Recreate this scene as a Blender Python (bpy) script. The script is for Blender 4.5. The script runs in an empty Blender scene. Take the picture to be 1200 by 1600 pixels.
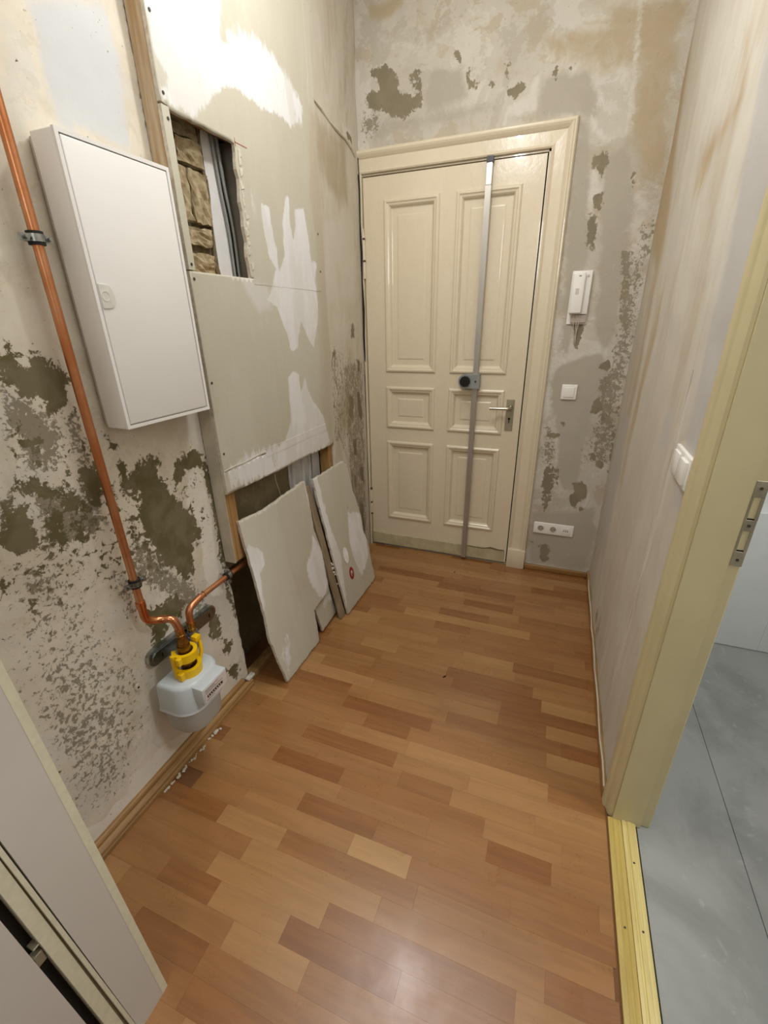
import bpy, bmesh, math, random
import numpy as np
from mathutils import Vector, Matrix, geometry, noise

# ------------------------------------------------------------------ camera, world, lamps, exposure
scene = bpy.context.scene
COL = scene.collection
cam = bpy.data.cameras.new('camera'); cam_ob = bpy.data.objects.new('camera', cam); COL.objects.link(cam_ob)
YAW, PITCH, ROLL = -0.3723, -0.4082, -0.0191
fw = Vector((math.sin(YAW)*math.cos(PITCH), math.cos(YAW)*math.cos(PITCH), math.sin(PITCH)))
rt = Vector((math.cos(YAW), -math.sin(YAW), 0)); up = rt.cross(fw)
r2 = math.cos(ROLL)*rt + math.sin(ROLL)*up; u2 = -math.sin(ROLL)*rt + math.cos(ROLL)*up
m = Matrix.Identity(4)
for i in range(3):
    m[i][0], m[i][1], m[i][2] = r2[i], u2[i], -fw[i]
m.translation = Vector((1.1747, .007, 1.5341))
cam_ob.matrix_world = m
cam.sensor_fit = 'HORIZONTAL'; cam.sensor_width = 36; cam.lens = 690.2*36/1200; cam.clip_start = .02
scene.camera = cam_ob
w = bpy.data.worlds.new('world'); scene.world = w; w.use_nodes = True
w.node_tree.nodes['Background'].inputs[0].default_value = (.9, .95, 1, 1)
w.node_tree.nodes['Background'].inputs[1].default_value = .02
def lamp(name, kind, loc, power, color, size):
    l = bpy.data.lights.new(name, kind); l.energy = power; l.color = color
    if kind == 'POINT': l.shadow_soft_size = size
    else: l.size = size
    o = bpy.data.objects.new(name, l); COL.objects.link(o); o.location = loc
    return o
lamp('hall_lamp', 'POINT', (.70, 1.45, 2.64), 15.5, (1, .99, .97), .045)
lamp('ceiling_fill', 'AREA', (.78, 1.2, 3.10), 17, (1, 1, .985), 1.3)  # soft fill added under the ceiling to even out the hall lamp's contrast
lamp('bathroom_lamp', 'AREA', (2.5, .9, 2.75), 23, (.98, .99, 1), .35)
rl = lamp('rear_fill', 'AREA', (1.05, -1.25, 2.3), 12, (1, 1, .985), .7)  # unseen fill light added behind the camera to brighten faces turned to it
rl.rotation_euler = (math.radians(62), 0, 0)
scene.view_settings.view_transform = 'Standard'; scene.view_settings.look = 'None'
scene.view_settings.gamma = 1; scene.view_settings.use_curve_mapping = False
scene.view_settings.exposure = 0.06

random.seed(7); rng = np.random.default_rng(5)
LAYERS = {
 'left': [
  ('peel',0.36,0.04,[(.50,.82),(.55,1.22),(.72,1.30),(.85,1.18),(1.0,1.15),(1.2,1.1),(1.2,.85),(1.1,.72),(.9,.74),(.7,.84)]),
  ('speck',0.52,0.06,[(.45,.15),(.62,.10),(.76,.30),(.74,.62),(.60,.80),(.45,.80)]),
  ('peel',1,0.012,[(0.683,1.499),(0.697,1.484),(0.711,1.483),(0.71,1.458),(0.73,1.454),(0.757,1.47),(0.777,1.462),(0.798,1.44),(0.818,1.435),(0.811,1.376),(0.799,1.337),(0.772,1.342),(0.745,1.334),(0.738,1.363),(0.712,1.375),(0.677,1.399),(0.661,1.432)]),
  ('peel',1,0.012,[(0.657,1.33),(0.671,1.317),(0.665,1.285),(0.699,1.28),(0.691,1.254),(0.67,1.268),(0.648,1.289)]),
  ('peel',1,0.012,[(0.623,1.189),(0.652,1.189),(0.686,1.173),(0.689,1.146),(0.667,1.14),(0.641,1.155),(0.623,1.169)]),
  ('peel',1,0.012,[(0.573,1.164),(0.6,1.162),(0.614,1.14),(0.617,1.104),(0.623,1.049),(0.613,1.018),(0.594,1.009),(0.56,1.041),(0.546,1.049),(0.542,1.071)]),
  ('peel',1,0.012,[(0.713,1.155),(0.755,1.149),(0.75,1.105),(0.748,1.068),(0.729,1.066),(0.701,1.087),(0.703,1.123)]),
  ('peel',1,0.012,[(0.661,1.095),(0.693,1.091),(0.688,1.018),(0.666,1.006),(0.648,1.028),(0.646,1.083)]),
  ('peel',1,0.012,[(0.765,1.182),(0.824,1.192),(0.821,1.117),(0.806,1.064),(0.765,1.061),(0.766,1.127)]),
  ('peel',0.9,0.012,[(0.724,1.049),(0.75,1.044),(0.741,0.983),(0.714,0.986)]),
  ('peel',0.9,0.01,[(0.804,1.251),(0.817,1.23),(0.806,1.206),(0.794,1.227)]),
  ('peel',1,0.012,[(0.867,1.268),(0.886,1.231),(0.89,1.173),(0.907,1.118),(0.933,1.13),(0.988,1.155),(1.013,1.154),(1.017,1.093),(1.035,1.043),(1.065,0.998),(1.096,0.95),(1.136,0.883),(1.123,0.811),(1.076,0.755),(1.075,0.688),(1.027,0.688),(0.984,0.753),(0.941,0.802),(0.935,0.877),(0.908,0.914),(0.908,1.002),(0.925,1.06),(0.905,1.071),(0.866,1.091),(0.885,1.135),(0.871,1.216)]),
  ('peel',1,0.012,[(1.071,1.076),(1.111,1.118),(1.183,1.128),(1.219,1.107),(1.209,1.069),(1.141,1.061),(1.073,1.029)]),
  ('peel',0.9,0.012,[(0.869,0.986),(0.897,0.963),(0.875,0.884),(0.854,0.895)]),
  ('peel',1,0.012,[(0.851,0.669),(0.902,0.66),(0.973,0.659),(1.005,0.606),(0.97,0.565),(0.925,0.591),(0.88,0.528),(0.836,0.522),(0.847,0.581),(0.831,0.67)]),
  ('peel',0.95,0.01,[(1.093,0.488),(1.152,0.44),(1.127,0.339),(1.078,0.384)]),
  ('peel',0.9,0.01,[(1.148,0.326),(1.188,0.285),(1.173,0.224),(1.126,0.27)]),
  ('peel',1,0.01,[(1.116,0.193),(1.2,0.152),(1.18,0.066),(1.111,0.172)]),
  ('peel',1,0.01,[(0.519,0.988),(0.539,0.998),(0.537,0.969),(0.513,0.951),(0.507,0.965)]),
  ('peel',0.9,0.01,[(1.221,1.113),(1.244,1.021),(1.258,0.859),(1.239,0.669),(1.228,0.491),(1.252,0.377),(1.227,0.378),(1.204,0.522),(1.208,0.685),(1.215,0.876),(1.207,1.033)]),
  ('speck',0.8,0.02,[(0.661,1.432),(0.677,1.399),(0.712,1.375),(0.745,1.334),(0.772,1.342),(0.765,1.277),(0.741,1.216),(0.693,1.196),(0.634,1.223),(0.642,1.291),(0.621,1.311)]),
  ('speck',0.8,0.02,[(0.626,1.209),(0.816,1.099),(0.793,0.989),(0.739,0.974),(0.608,1.002),(0.633,1.08)]),
  ('speck',0.75,0.02,[(0.772,1.342),(0.812,1.335),(0.824,1.192),(0.763,1.174),(0.763,1.261)]),
  ('speck',0.72,0.02,[(0.874,1.037),(0.935,0.877),(0.984,0.753),(1.058,0.684),(1.115,0.503),(1.02,0.539),(0.821,0.822)]),
  ('speck',0.45,0.05,[(0.537,1.056),(0.745,0.93),(0.718,0.772),(0.743,0.635),(0.817,0.55),(0.808,0.42),(0.682,0.344),(0.616,0.36),(0.569,0.275),(0.505,0.273),(0.469,0.848)]),
  ('speck',0.62,0.03,[(0.51,0.646),(0.602,0.457),(0.565,0.336),(0.538,0.136),(0.492,0.232),(0.476,0.59)]),
  ('speck',0.62,0.03,[(0.556,1.029),(0.65,0.98),(0.658,0.896),(0.561,0.858),(0.517,0.908)]),
  ('speck',0.6,0.02,[(0.766,0.897),(0.821,0.822),(0.831,0.67),(0.781,0.643),(0.756,0.815)]),
  ('grey',1,0.02,[(0.965,2.183),(1.149,2.265),(1.185,2.281),(1.166,1.974),(0.997,1.986),(0.963,2.022),(0.966,2.122)]),
  ('grey',0.9,0.02,[(0.954,2.107),(0.992,2.116),(1.009,2.026),(1.003,1.963),(0.967,1.965),(0.95,2.029)]),
  ('ochre',0.8,0.02,[(0.614,1.29),(0.636,1.307),(0.635,1.246),(0.617,1.18),(0.592,1.181),(0.594,1.228)]),
  ('ochre',0.6,0.03,[(0.956,2.091),(0.974,2.082),(0.979,2.004),(0.993,1.973),(0.955,1.973),(0.926,1.987)]),
  ('ochre',0.5,0.04,[(0.704,0.54),(0.776,0.449),(0.758,0.292),(0.672,0.176),(0.54,0.103),(0.515,0.17),(0.625,0.35)]),
  ('white',1,0.006,[(1.142,1.065),(1.199,1.04),(1.203,0.881),(1.192,0.665),(1.197,0.527),(1.125,0.542),(1.116,0.678),(1.141,0.855),(1.096,0.95)]),
  ('white',1,0.004,[(0.438,0.057),(0.459,0.138),(0.527,0.097),(0.563,0.117),(0.61,0.097),(0.635,0.154),(0.679,0.136),(0.729,0.138),(0.791,0.13),(0.899,0.075),(0.977,-0.048),(0.49,-0.065)]),
 ],
 'board': [
  ('white',1,0.012,[(1.238,2.316),(1.57,2.468),(1.539,2.341),(1.6,2.342),(1.797,2.36),(2.003,2.277),(1.922,2.234),(1.859,2.253),(1.732,2.232),(1.598,2.239),(1.508,2.217),(1.418,2.141),(1.353,2.095),(1.284,2.094),(1.251,2.108),(1.278,2.157),(1.241,2.196)]),
  ('white',0.8,0.02,[(1.547,2.373),(1.72,2.429),(1.89,2.411),(2.039,2.339),(1.99,2.264),(1.803,2.291),(1.603,2.289)]),
  ('white',1,0.005,[(1.661,1.938),(1.71,1.939),(1.733,1.777),(1.735,1.722),(1.789,1.783),(1.792,1.894),(1.834,1.991),(1.854,1.995),(1.853,1.915),(1.863,1.837),(1.896,1.91),(1.894,1.955),(1.971,1.979),(1.995,1.866),(2.003,1.78),(2.057,1.785),(2.026,1.705),(2.037,1.626),(2.03,1.544),(1.968,1.427),(1.926,1.463),(1.872,1.544),(1.824,1.427),(1.77,1.422),(1.748,1.495),(1.691,1.593),(1.633,1.614),(1.676,1.673),(1.719,1.732),(1.675,1.771),(1.655,1.873)]),
  ('white',1,0.006,[(1.724,1.315),(1.77,1.337),(1.815,1.319),(1.817,1.233),(1.863,1.299),(1.901,1.206),(2.013,1.093),(2.063,0.947),(1.953,0.924),(1.767,0.952),(1.603,0.959),(1.544,1.033),(1.647,1.05),(1.713,1.121)]),
  ('white',0.75,0.02,[(1.239,1.042),(1.398,1.072),(1.622,1.055),(1.773,0.988),(2.061,0.983),(2.051,0.915),(1.545,0.918),(1.239,0.967)]),
  ('white',0.9,0.006,[(1.604,1.977),(1.607,1.905),(1.61,1.85),(1.617,1.847),(1.617,1.916),(1.613,1.982)]),
  ('grey',0.8,0.02,[(1.464,1.691),(1.656,1.683),(1.677,1.569),(1.569,1.568),(1.526,1.611)]),
  ('ochre',0.8,0.03,[(2.068,2.359),(2.305,2.413),(2.095,0.904),(1.98,1.099),(2.023,1.372),(2.043,1.809),(2.025,2.046)]),
 ],
 'far': [
  ('ochre',0.7,0.03,[(2.134,2.364),(2.551,2.383),(2.555,2.072),(2.203,2.086),(2.11,2.228)]),
  ('white',0.9,0.008,[(2.49,2.428),(2.557,2.435),(2.642,2.434),(2.613,2.382),(2.513,2.38)]),
  ('peel',0.95,0.008,[(2.54,2.418),(2.64,2.413),(2.637,2.388),(2.574,2.389)]),
  ('grey',0.6,0.03,[(2.129,1.998),(2.64,2.087),(2.639,1.611),(2.128,1.601)]),
  ('peel',0.9,0.01,[(2.494,1.525),(2.566,1.525),(2.557,1.438),(2.486,1.448)]),
  ('peel',0.9,0.008,[(2.573,1.323),(2.622,1.326),(2.635,1.25),(2.595,1.246)]),
  ('peel',0.95,0.008,[(2.546,1.146),(2.604,1.13),(2.65,0.949),(2.597,0.948),(2.554,1.028)]),
  ('peel',0.9,0.008,[(2.439,0.853),(2.5,0.879),(2.506,0.744),(2.448,0.76)]),
  ('peel',0.9,0.008,[(2.424,0.628),(2.464,0.628),(2.466,0.549),(2.426,0.554)]),
  ('peel',0.95,0.008,[(2.547,0.633),(2.613,0.657),(2.635,0.513),(2.571,0.549)]),
  ('peel',0.85,0.01,[(2.408,1.147),(2.477,1.118),(2.452,0.969),(2.376,1.022)]),
  ('peel',0.8,0.01,[(2.165,1.398),(2.245,1.403),(2.216,1.357),(2.165,1.354)]),
  ('peel',0.8,0.01,[(2.112,1.14),(2.162,1.132),(2.151,1.106),(2.109,1.12)]),
  ('peel',0.9,0.012,[(2.497,0.447),(2.599,0.361),(2.62,0.051),(2.556,0.133),(2.515,0.299)]),
  ('peel',0.8,0.012,[(2.338,0.464),(2.431,0.404),(2.475,0.22),(2.38,0.311)]),
  ('speck',0.65,0.03,[(2.307,1.35),(2.712,1.319),(2.667,0.028),(2.334,0.509)]),
  ('speck',0.5,0.03,[(2.1,1.426),(2.396,1.411),(2.318,0.764),(2.091,0.902)]),
  ('ochre',0.6,0.03,[(2.218,1.259),(2.462,1.231),(2.443,0.892),(2.214,0.945)]),
 ],
 'end': [
  ('speck',0.66,0.03,[(1.36,.75),(1.51,.75),(1.51,1.95),(1.43,1.95),(1.40,1.3)]),
  ('white',0.5,0.04,[(1.40,.9),(1.51,.9),(1.51,2.1),(1.44,2.1)]),
  ('peel',1,0.012,[(0.076,2.706),(0.118,2.707),(0.16,2.718),(0.194,2.688),(0.227,2.641),(0.237,2.59),(0.288,2.575),(0.338,2.575),(0.362,2.555),(0.339,2.518),(0.271,2.497),(0.191,2.502),(0.15,2.534),(0.071,2.55),(0.047,2.585),(0.052,2.61),(0.116,2.616),(0.124,2.645),(0.083,2.676)]),
  ('peel',0.95,0.01,[(0.288,2.656),(0.327,2.667),(0.353,2.658),(0.328,2.633),(0.295,2.619)]),
  ('peel',0.9,0.01,[(0.305,2.617),(0.341,2.616),(0.348,2.586),(0.315,2.586)]),
  ('peel',0.95,0.008,[(0.504,2.703),(0.535,2.701),(0.549,2.673),(0.544,2.646),(0.518,2.674)]),
  ('peel',0.9,0.008,[(0.581,2.64),(0.596,2.585),(0.64,2.571),(0.626,2.545),(0.589,2.55),(0.568,2.601)]),
  ('peel',0.9,0.008,[(0.755,2.617),(0.787,2.639),(0.779,2.602),(0.768,2.565),(0.753,2.572)]),
  ('peel',1,0.01,[(0.769,2.524),(0.8,2.537),(0.843,2.535),(0.857,2.515),(0.829,2.501),(0.796,2.487),(0.774,2.504)]),
  ('peel',0.9,0.008,[(0.676,2.572),(0.712,2.574),(0.708,2.542),(0.683,2.555)]),
  ('peel',0.9,0.008,[(0.968,2.565),(0.989,2.569),(0.988,2.54),(0.971,2.538)]),
  ('peel',0.85,0.008,[(1.021,2.57),(1.051,2.57),(1.048,2.553),(1.023,2.557)]),
  ('ochre',1,0.015,[(0.084,2.932),(0.157,2.928),(0.238,2.952),(0.254,2.916),(0.196,2.882),(0.123,2.877),(0.083,2.891)]),
  ('ochre',0.6,0.04,[(0.916,2.678),(1.278,2.772),(1.42,2.744),(1.43,2.589),(1.366,2.435),(1.067,2.545),(0.955,2.585)]),
  ('white',1,0.008,[(0.772,2.429),(0.784,2.456),(0.832,2.48),(0.876,2.496),(0.89,2.551),(0.909,2.552),(0.912,2.479),(0.906,2.429),(0.832,2.42)]),
  ('white',0.7,0.01,[(0.005,2.917),(0.029,2.924),(0.037,2.865),(0.012,2.857)]),
  ('white',0.8,0.008,[(-0.023,2.483),(0.011,2.41),(0.036,2.388),(-0.002,2.37),(-0.023,2.415)]),
  ('speck',0.6,0.02,[(0.024,2.557),(0.149,2.518),(0.166,2.459),(0.037,2.407),(0.01,2.479)]),
  ('grey',1,0.03,[(0.386,2.653),(0.544,2.639),(0.581,2.528),(0.487,2.504),(0.373,2.483),(0.381,2.581)]),
  ('grey',1,0.03,[(0.918,2.547),(1.121,2.537),(1.175,2.441),(1.172,2.379),(0.936,2.394)]),
  ('grey',0.8,0.03,[(0.074,2.389),(0.289,2.443),(0.491,2.429),(0.74,2.445),(0.735,2.505),(0.488,2.492),(0.219,2.491),(0.076,2.47)]),
  ('white',0.5,0.03,[(0.122,2.861),(0.476,2.776),(0.481,2.661),(0.287,2.697),(0.12,2.767)]),
  ('white',0.7,0.006,[(1.277,2.753),(1.296,2.749),(1.324,2.463),(1.326,2.274),(1.305,2.277),(1.295,2.488)]),
  ('white',0.8,0.008,[(1.13,2.514),(1.168,2.486),(1.204,2.426),(1.194,2.405),(1.157,2.388),(1.194,2.325),(1.252,2.295),(1.269,2.304),(1.258,2.259),(1.216,2.271),(1.168,2.317),(1.151,2.377),(1.175,2.441)]),
  ('peel',0.95,0.008,[(1.183,2.22),(1.223,2.228),(1.255,2.229),(1.252,2.181),(1.239,2.129),(1.209,2.176),(1.187,2.178)]),
  ('peel',0.9,0.008,[(1.207,2.069),(1.254,2.072),(1.263,2.046),(1.254,2),(1.224,2.016)]),
  ('peel',0.9,0.006,[(1.201,1.979),(1.233,1.989),(1.248,1.935),(1.249,1.854),(1.217,1.87)]),
  ('speck',0.7,0.01,[(1.188,2.006),(1.246,2.001),(1.259,1.826),(1.213,1.843)]),
  ('white',0.8,0.008,[(1.183,2.172),(1.218,2.175),(1.237,2.104),(1.217,2.004),(1.197,2.005)]),
  ('grey',1,0.02,[(1.108,2.36),(1.149,2.354),(1.227,1.842),(1.217,1.612),(1.194,1.329),(1.144,1.328),(1.134,1.762)]),
  ('grey',1,0.02,[(1.239,2.214),(1.325,2.251),(1.405,1.988),(1.4,1.804),(1.414,1.457),(1.368,1.331),(1.307,1.519),(1.291,1.81),(1.246,2.001)]),
  ('ochre',0.7,0.03,[(1.261,2.737),(1.475,2.696),(1.495,2.395),(1.517,2.052),(1.403,2.112),(1.336,2.261)]),
  ('white',0.6,0.02,[(1.389,2.113),(1.465,2.057),(1.499,1.744),(1.497,1.456),(1.432,1.577),(1.395,1.937)]),
  ('speck',0.75,0.012,[(1.372,1.833),(1.428,1.829),(1.48,1.516),(1.453,1.456),(1.413,1.517)]),
  ('peel',0.85,0.006,[(1.366,2.14),(1.379,2.138),(1.392,2.069),(1.38,2.065)]),
  ('peel',0.95,0.006,[(1.195,1.506),(1.24,1.52),(1.259,1.474),(1.241,1.378),(1.219,1.378),(1.22,1.442)]),
  ('white',0.6,0.01,[(1.089,1.554),(1.153,1.553),(1.177,1.329),(1.109,1.294),(1.132,1.427)]),
  ('white',0.7,0.01,[(1.068,1.119),(1.118,1.328),(1.171,1.378),(1.224,1.346),(1.151,1.278),(1.135,1.192),(1.157,1.013),(1.111,0.992)]),
  ('grey',1,0.015,[(1.151,1.278),(1.242,1.329),(1.363,1.363),(1.428,1.25),(1.421,1.2),(1.385,1.131),(1.366,1.043),(1.348,0.877),(1.352,0.684),(1.349,0.583),(1.278,0.575),(1.229,0.672),(1.211,0.867),(1.178,1.015),(1.094,1.191)]),
  ('peel',1,0.005,[(1.35,1.288),(1.387,1.311),(1.406,1.324),(1.421,1.273),(1.398,1.266)]),
  ('peel',1,0.005,[(1.371,1.116),(1.39,1.138),(1.412,1.062),(1.384,1.033),(1.356,1.042)]),
  ('peel',0.9,0.006,[(1.411,1.027),(1.435,1.035),(1.44,1.007),(1.417,0.992)]),
  ('peel',0.9,0.005,[(1.136,0.9),(1.18,0.918),(1.218,0.92),(1.222,0.89),(1.173,0.887),(1.153,0.878)]),
  ('peel',0.9,0.004,[(1.209,0.987),(1.23,0.988),(1.241,0.959),(1.22,0.958)]),
  ('peel',0.95,0.006,[(1.385,0.812),(1.418,0.815),(1.431,0.778),(1.399,0.767)]),
  ('peel',1,0.006,[(1.425,0.77),(1.464,0.781),(1.477,0.744),(1.46,0.723),(1.43,0.739)]),
  ('peel',1,0.006,[(1.327,0.617),(1.383,0.64),(1.412,0.586),(1.411,0.528),(1.377,0.512),(1.36,0.459),(1.335,0.477),(1.32,0.538),(1.34,0.569)]),
  ('peel',0.9,0.006,[(1.382,0.483),(1.406,0.486),(1.404,0.452),(1.383,0.449)]),
  ('speck',0.72,0.012,[(1.368,1.232),(1.425,1.266),(1.467,1.201),(1.499,0.925),(1.407,0.991)]),
  ('peel',0.8,0.012,[(1.141,0.703),(1.205,0.718),(1.232,0.652),(1.212,0.461),(1.187,0.414),(1.157,0.539)]),
  ('peel',0.8,0.006,[(1.224,0.711),(1.248,0.694),(1.247,0.592),(1.223,0.61)]),
  ('peel',0.9,0.008,[(1.183,0.187),(1.233,0.195),(1.259,0.143),(1.251,0.08),(1.223,0.051),(1.196,0.104)]),
  ('peel',0.8,0.008,[(1.126,0.2),(1.153,0.2),(1.152,0.181),(1.128,0.177)]),
  ('grey',0.9,0.02,[(1.111,0.403),(1.37,0.439),(1.469,0.494),(1.498,0.195),(1.482,0.053),(1.131,0.034)]),
  ('peel',0.6,0.01,[(1.469,1.065),(1.494,1.101),(1.531,0.779),(1.517,0.622),(1.494,0.66)]),
  ('speck',0.55,0.02,[(1.102,0.973),(1.183,0.978),(1.247,0.592),(1.168,0.411)]),
 ],
 'right': [
  ('ochre',1,0.05,[(4.722,3.607),(2.937,2.798),(2.652,2.483),(2.625,2.251),(2.432,1.926),(2.413,1.717),(2.603,1.732),(2.833,1.995),(3.207,2.42)]),
  ('ochre',0.8,0.03,[(1.755,2.192),(1.695,2.156),(1.594,2.013),(1.684,1.978),(1.836,1.948),(1.872,1.878),(1.974,1.899),(1.953,1.993),(1.78,2.02),(1.66,2.035)]),
  ('ochre',0.45,0.05,[(2.78,1.747),(2.52,1.941),(2.349,1.911),(2.066,1.475),(2.131,1.175),(2.153,0.699),(2.447,0.578),(2.693,1.143)]),
  ('white',0.9,0.02,[(1.634,2.132),(1.544,2.095),(1.465,1.915),(1.424,1.751),(1.381,1.55),(1.5,1.552),(1.609,1.783),(1.614,1.958)]),
  ('white',0.7,0.04,[(2.45,2.561),(1.729,2.24),(1.775,2.188),(1.817,2.059),(2.062,2.021),(2.372,2.271)]),
  ('white',0.6,0.04,[(2.079,1.956),(1.816,1.928),(1.676,1.656),(1.649,1.486),(1.941,1.478),(2.012,1.723)]),
  ('grey',1,0.02,[(1.544,2.095),(1.369,2.025),(1.128,1.728),(1.214,1.523),(1.153,1.292),(1.187,1.193),(1.332,1.217),(1.347,1.313),(1.408,1.493),(1.41,1.686),(1.465,1.915)]),
  ('grey',0.6,0.02,[(1.665,1.257),(1.579,1.31),(1.508,1.172),(1.598,1.116),(1.681,1.104)]),
  ('grey',0.7,0.02,[(1.348,1.115),(1.219,1.134),(1.221,1.073),(1.32,1.041)]),
  ('peel',0.5,0.03,[(2.223,0.114),(2.041,0.274),(1.945,0.119),(2.061,0.028)]),
  ('grey',0.6,0.03,[(2.636,0.657),(2.6,1.092),(2.388,1.129),(2.243,0.662),(2.213,0.392),(2.423,0.278)]),
  ('white',0.9,0.003,[(1.45,1.363),(1.431,1.366),(1.421,1.212),(1.419,0.979),(1.45,0.749),(1.457,0.47),(1.476,0.275),(1.503,0.249),(1.501,0.435),(1.492,0.737),(1.457,0.974),(1.447,1.206)]),
  ('speck',0.4,0.04,[(3.688,1.896),(3.005,1.825),(2.679,0.868),(2.423,0.278),(2.68,0.138),(2.963,0.794)]),
 ],
}
# ------------------------------------------------------------------ helpers
def lin(h):
    h = h.lstrip('#'); c = [int(h[i:i+2], 16)/255 for i in (0, 2, 4)]
    return tuple((x/12.92 if x <= .04045 else ((x+.055)/1.055)**2.4) for x in c) + (1,)

def newmat(name):
    m = bpy.data.materials.new(name); m.use_nodes = True
    nt = m.node_tree; return m, nt, nt.nodes['Principled BSDF']
def N(nt, t, **k):
    n = nt.nodes.new(t)
    for a, v in k.items():
        if a in n.inputs.keys() if isinstance(a, str) else False: n.inputs[a].default_value = v
        else: setattr(n, a, v)
    return n
def noise_n(nt, scale, detail=4, rough=.55, vec=None, dist=0):
    n = nt.nodes.new('ShaderNodeTexNoise'); n.inputs['Scale'].default_value = scale
    n.inputs['Detail'].default_value = detail; n.inputs['Roughness'].default_value = rough
    n.inputs['Distortion'].default_value = dist
    if vec is not None: nt.links.new(vec, n.inputs['Vector'])
    return n.outputs['Fac']
def mth(nt, op, a, b=0, c=None):
    n = nt.nodes.new('ShaderNodeMath'); n.operation = op
    for i, v in enumerate((a, b, c)):
        if v is None: continue
        if isinstance(v, (int, float)): n.inputs[i].default_value = v
        else: nt.links.new(v, n.inputs[i])
    return n.outputs[0]
def ramp(nt, f, lo, hi):
    n = nt.nodes.new('ShaderNodeMapRange'); n.interpolation_type = 'SMOOTHSTEP'
    nt.links.new(f, n.inputs[0]); n.inputs[1].default_value = lo; n.inputs[2].default_value = hi
    return n.outputs[0]
def mix(nt, f, a, b):
    n = nt.nodes.new('ShaderNodeMix'); n.data_type = 'RGBA'
    if isinstance(f, (int, float)): n.inputs[0].default_value = f
    else: nt.links.new(f, n.inputs[0])
    for i, v in ((6, a), (7, b)):
        if isinstance(v, tuple): n.inputs[i].default_value = v
        else: nt.links.new(v, n.inputs[i])
    return n.outputs[2]
def coords(nt, sc=(1, 1, 1)):
    t = nt.nodes.new('ShaderNodeTexCoord')
    mp = nt.nodes.new('ShaderNodeMapping'); mp.inputs['Scale'].default_value = sc
    nt.links.new(t.outputs['Object'], mp.inputs['Vector']); return mp.outputs[0]
def bump(nt, b, h, strength, dist=.01):
    n = nt.nodes.new('ShaderNodeBump'); n.inputs['Strength'].default_value = strength; n.inputs['Distance'].default_value = dist
    nt.links.new(h, n.inputs['Height']); nt.links.new(n.outputs[0], b.inputs['Normal'])

def simple(name, col, rough=.5, metal=0, var=.06, scale=30, coat=0, bmp=0, sc=(1, 1, 1), col2=None, spec=.5):
    m, nt, b = newmat(name)
    v = coords(nt, sc); f = noise_n(nt, scale, 5, .6, v)
    c = lin(col)
    d = lin(col2) if col2 else tuple(x*(1-var*2.2) for x in c[:3]) + (1,)
    f2 = ramp(nt, f, .3, .7)
    nt.links.new(mix(nt, f2, c, d), b.inputs['Base Color'])
    r = mth(nt, 'MULTIPLY_ADD', f, .15, rough-.075); nt.links.new(r, b.inputs['Roughness'])
    b.inputs['Metallic'].default_value = metal; b.inputs['Coat Weight'].default_value = coat
    b.inputs['Specular IOR Level'].default_value = spec
    if bmp: bump(nt, b, f, bmp, .004)
    return m

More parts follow.
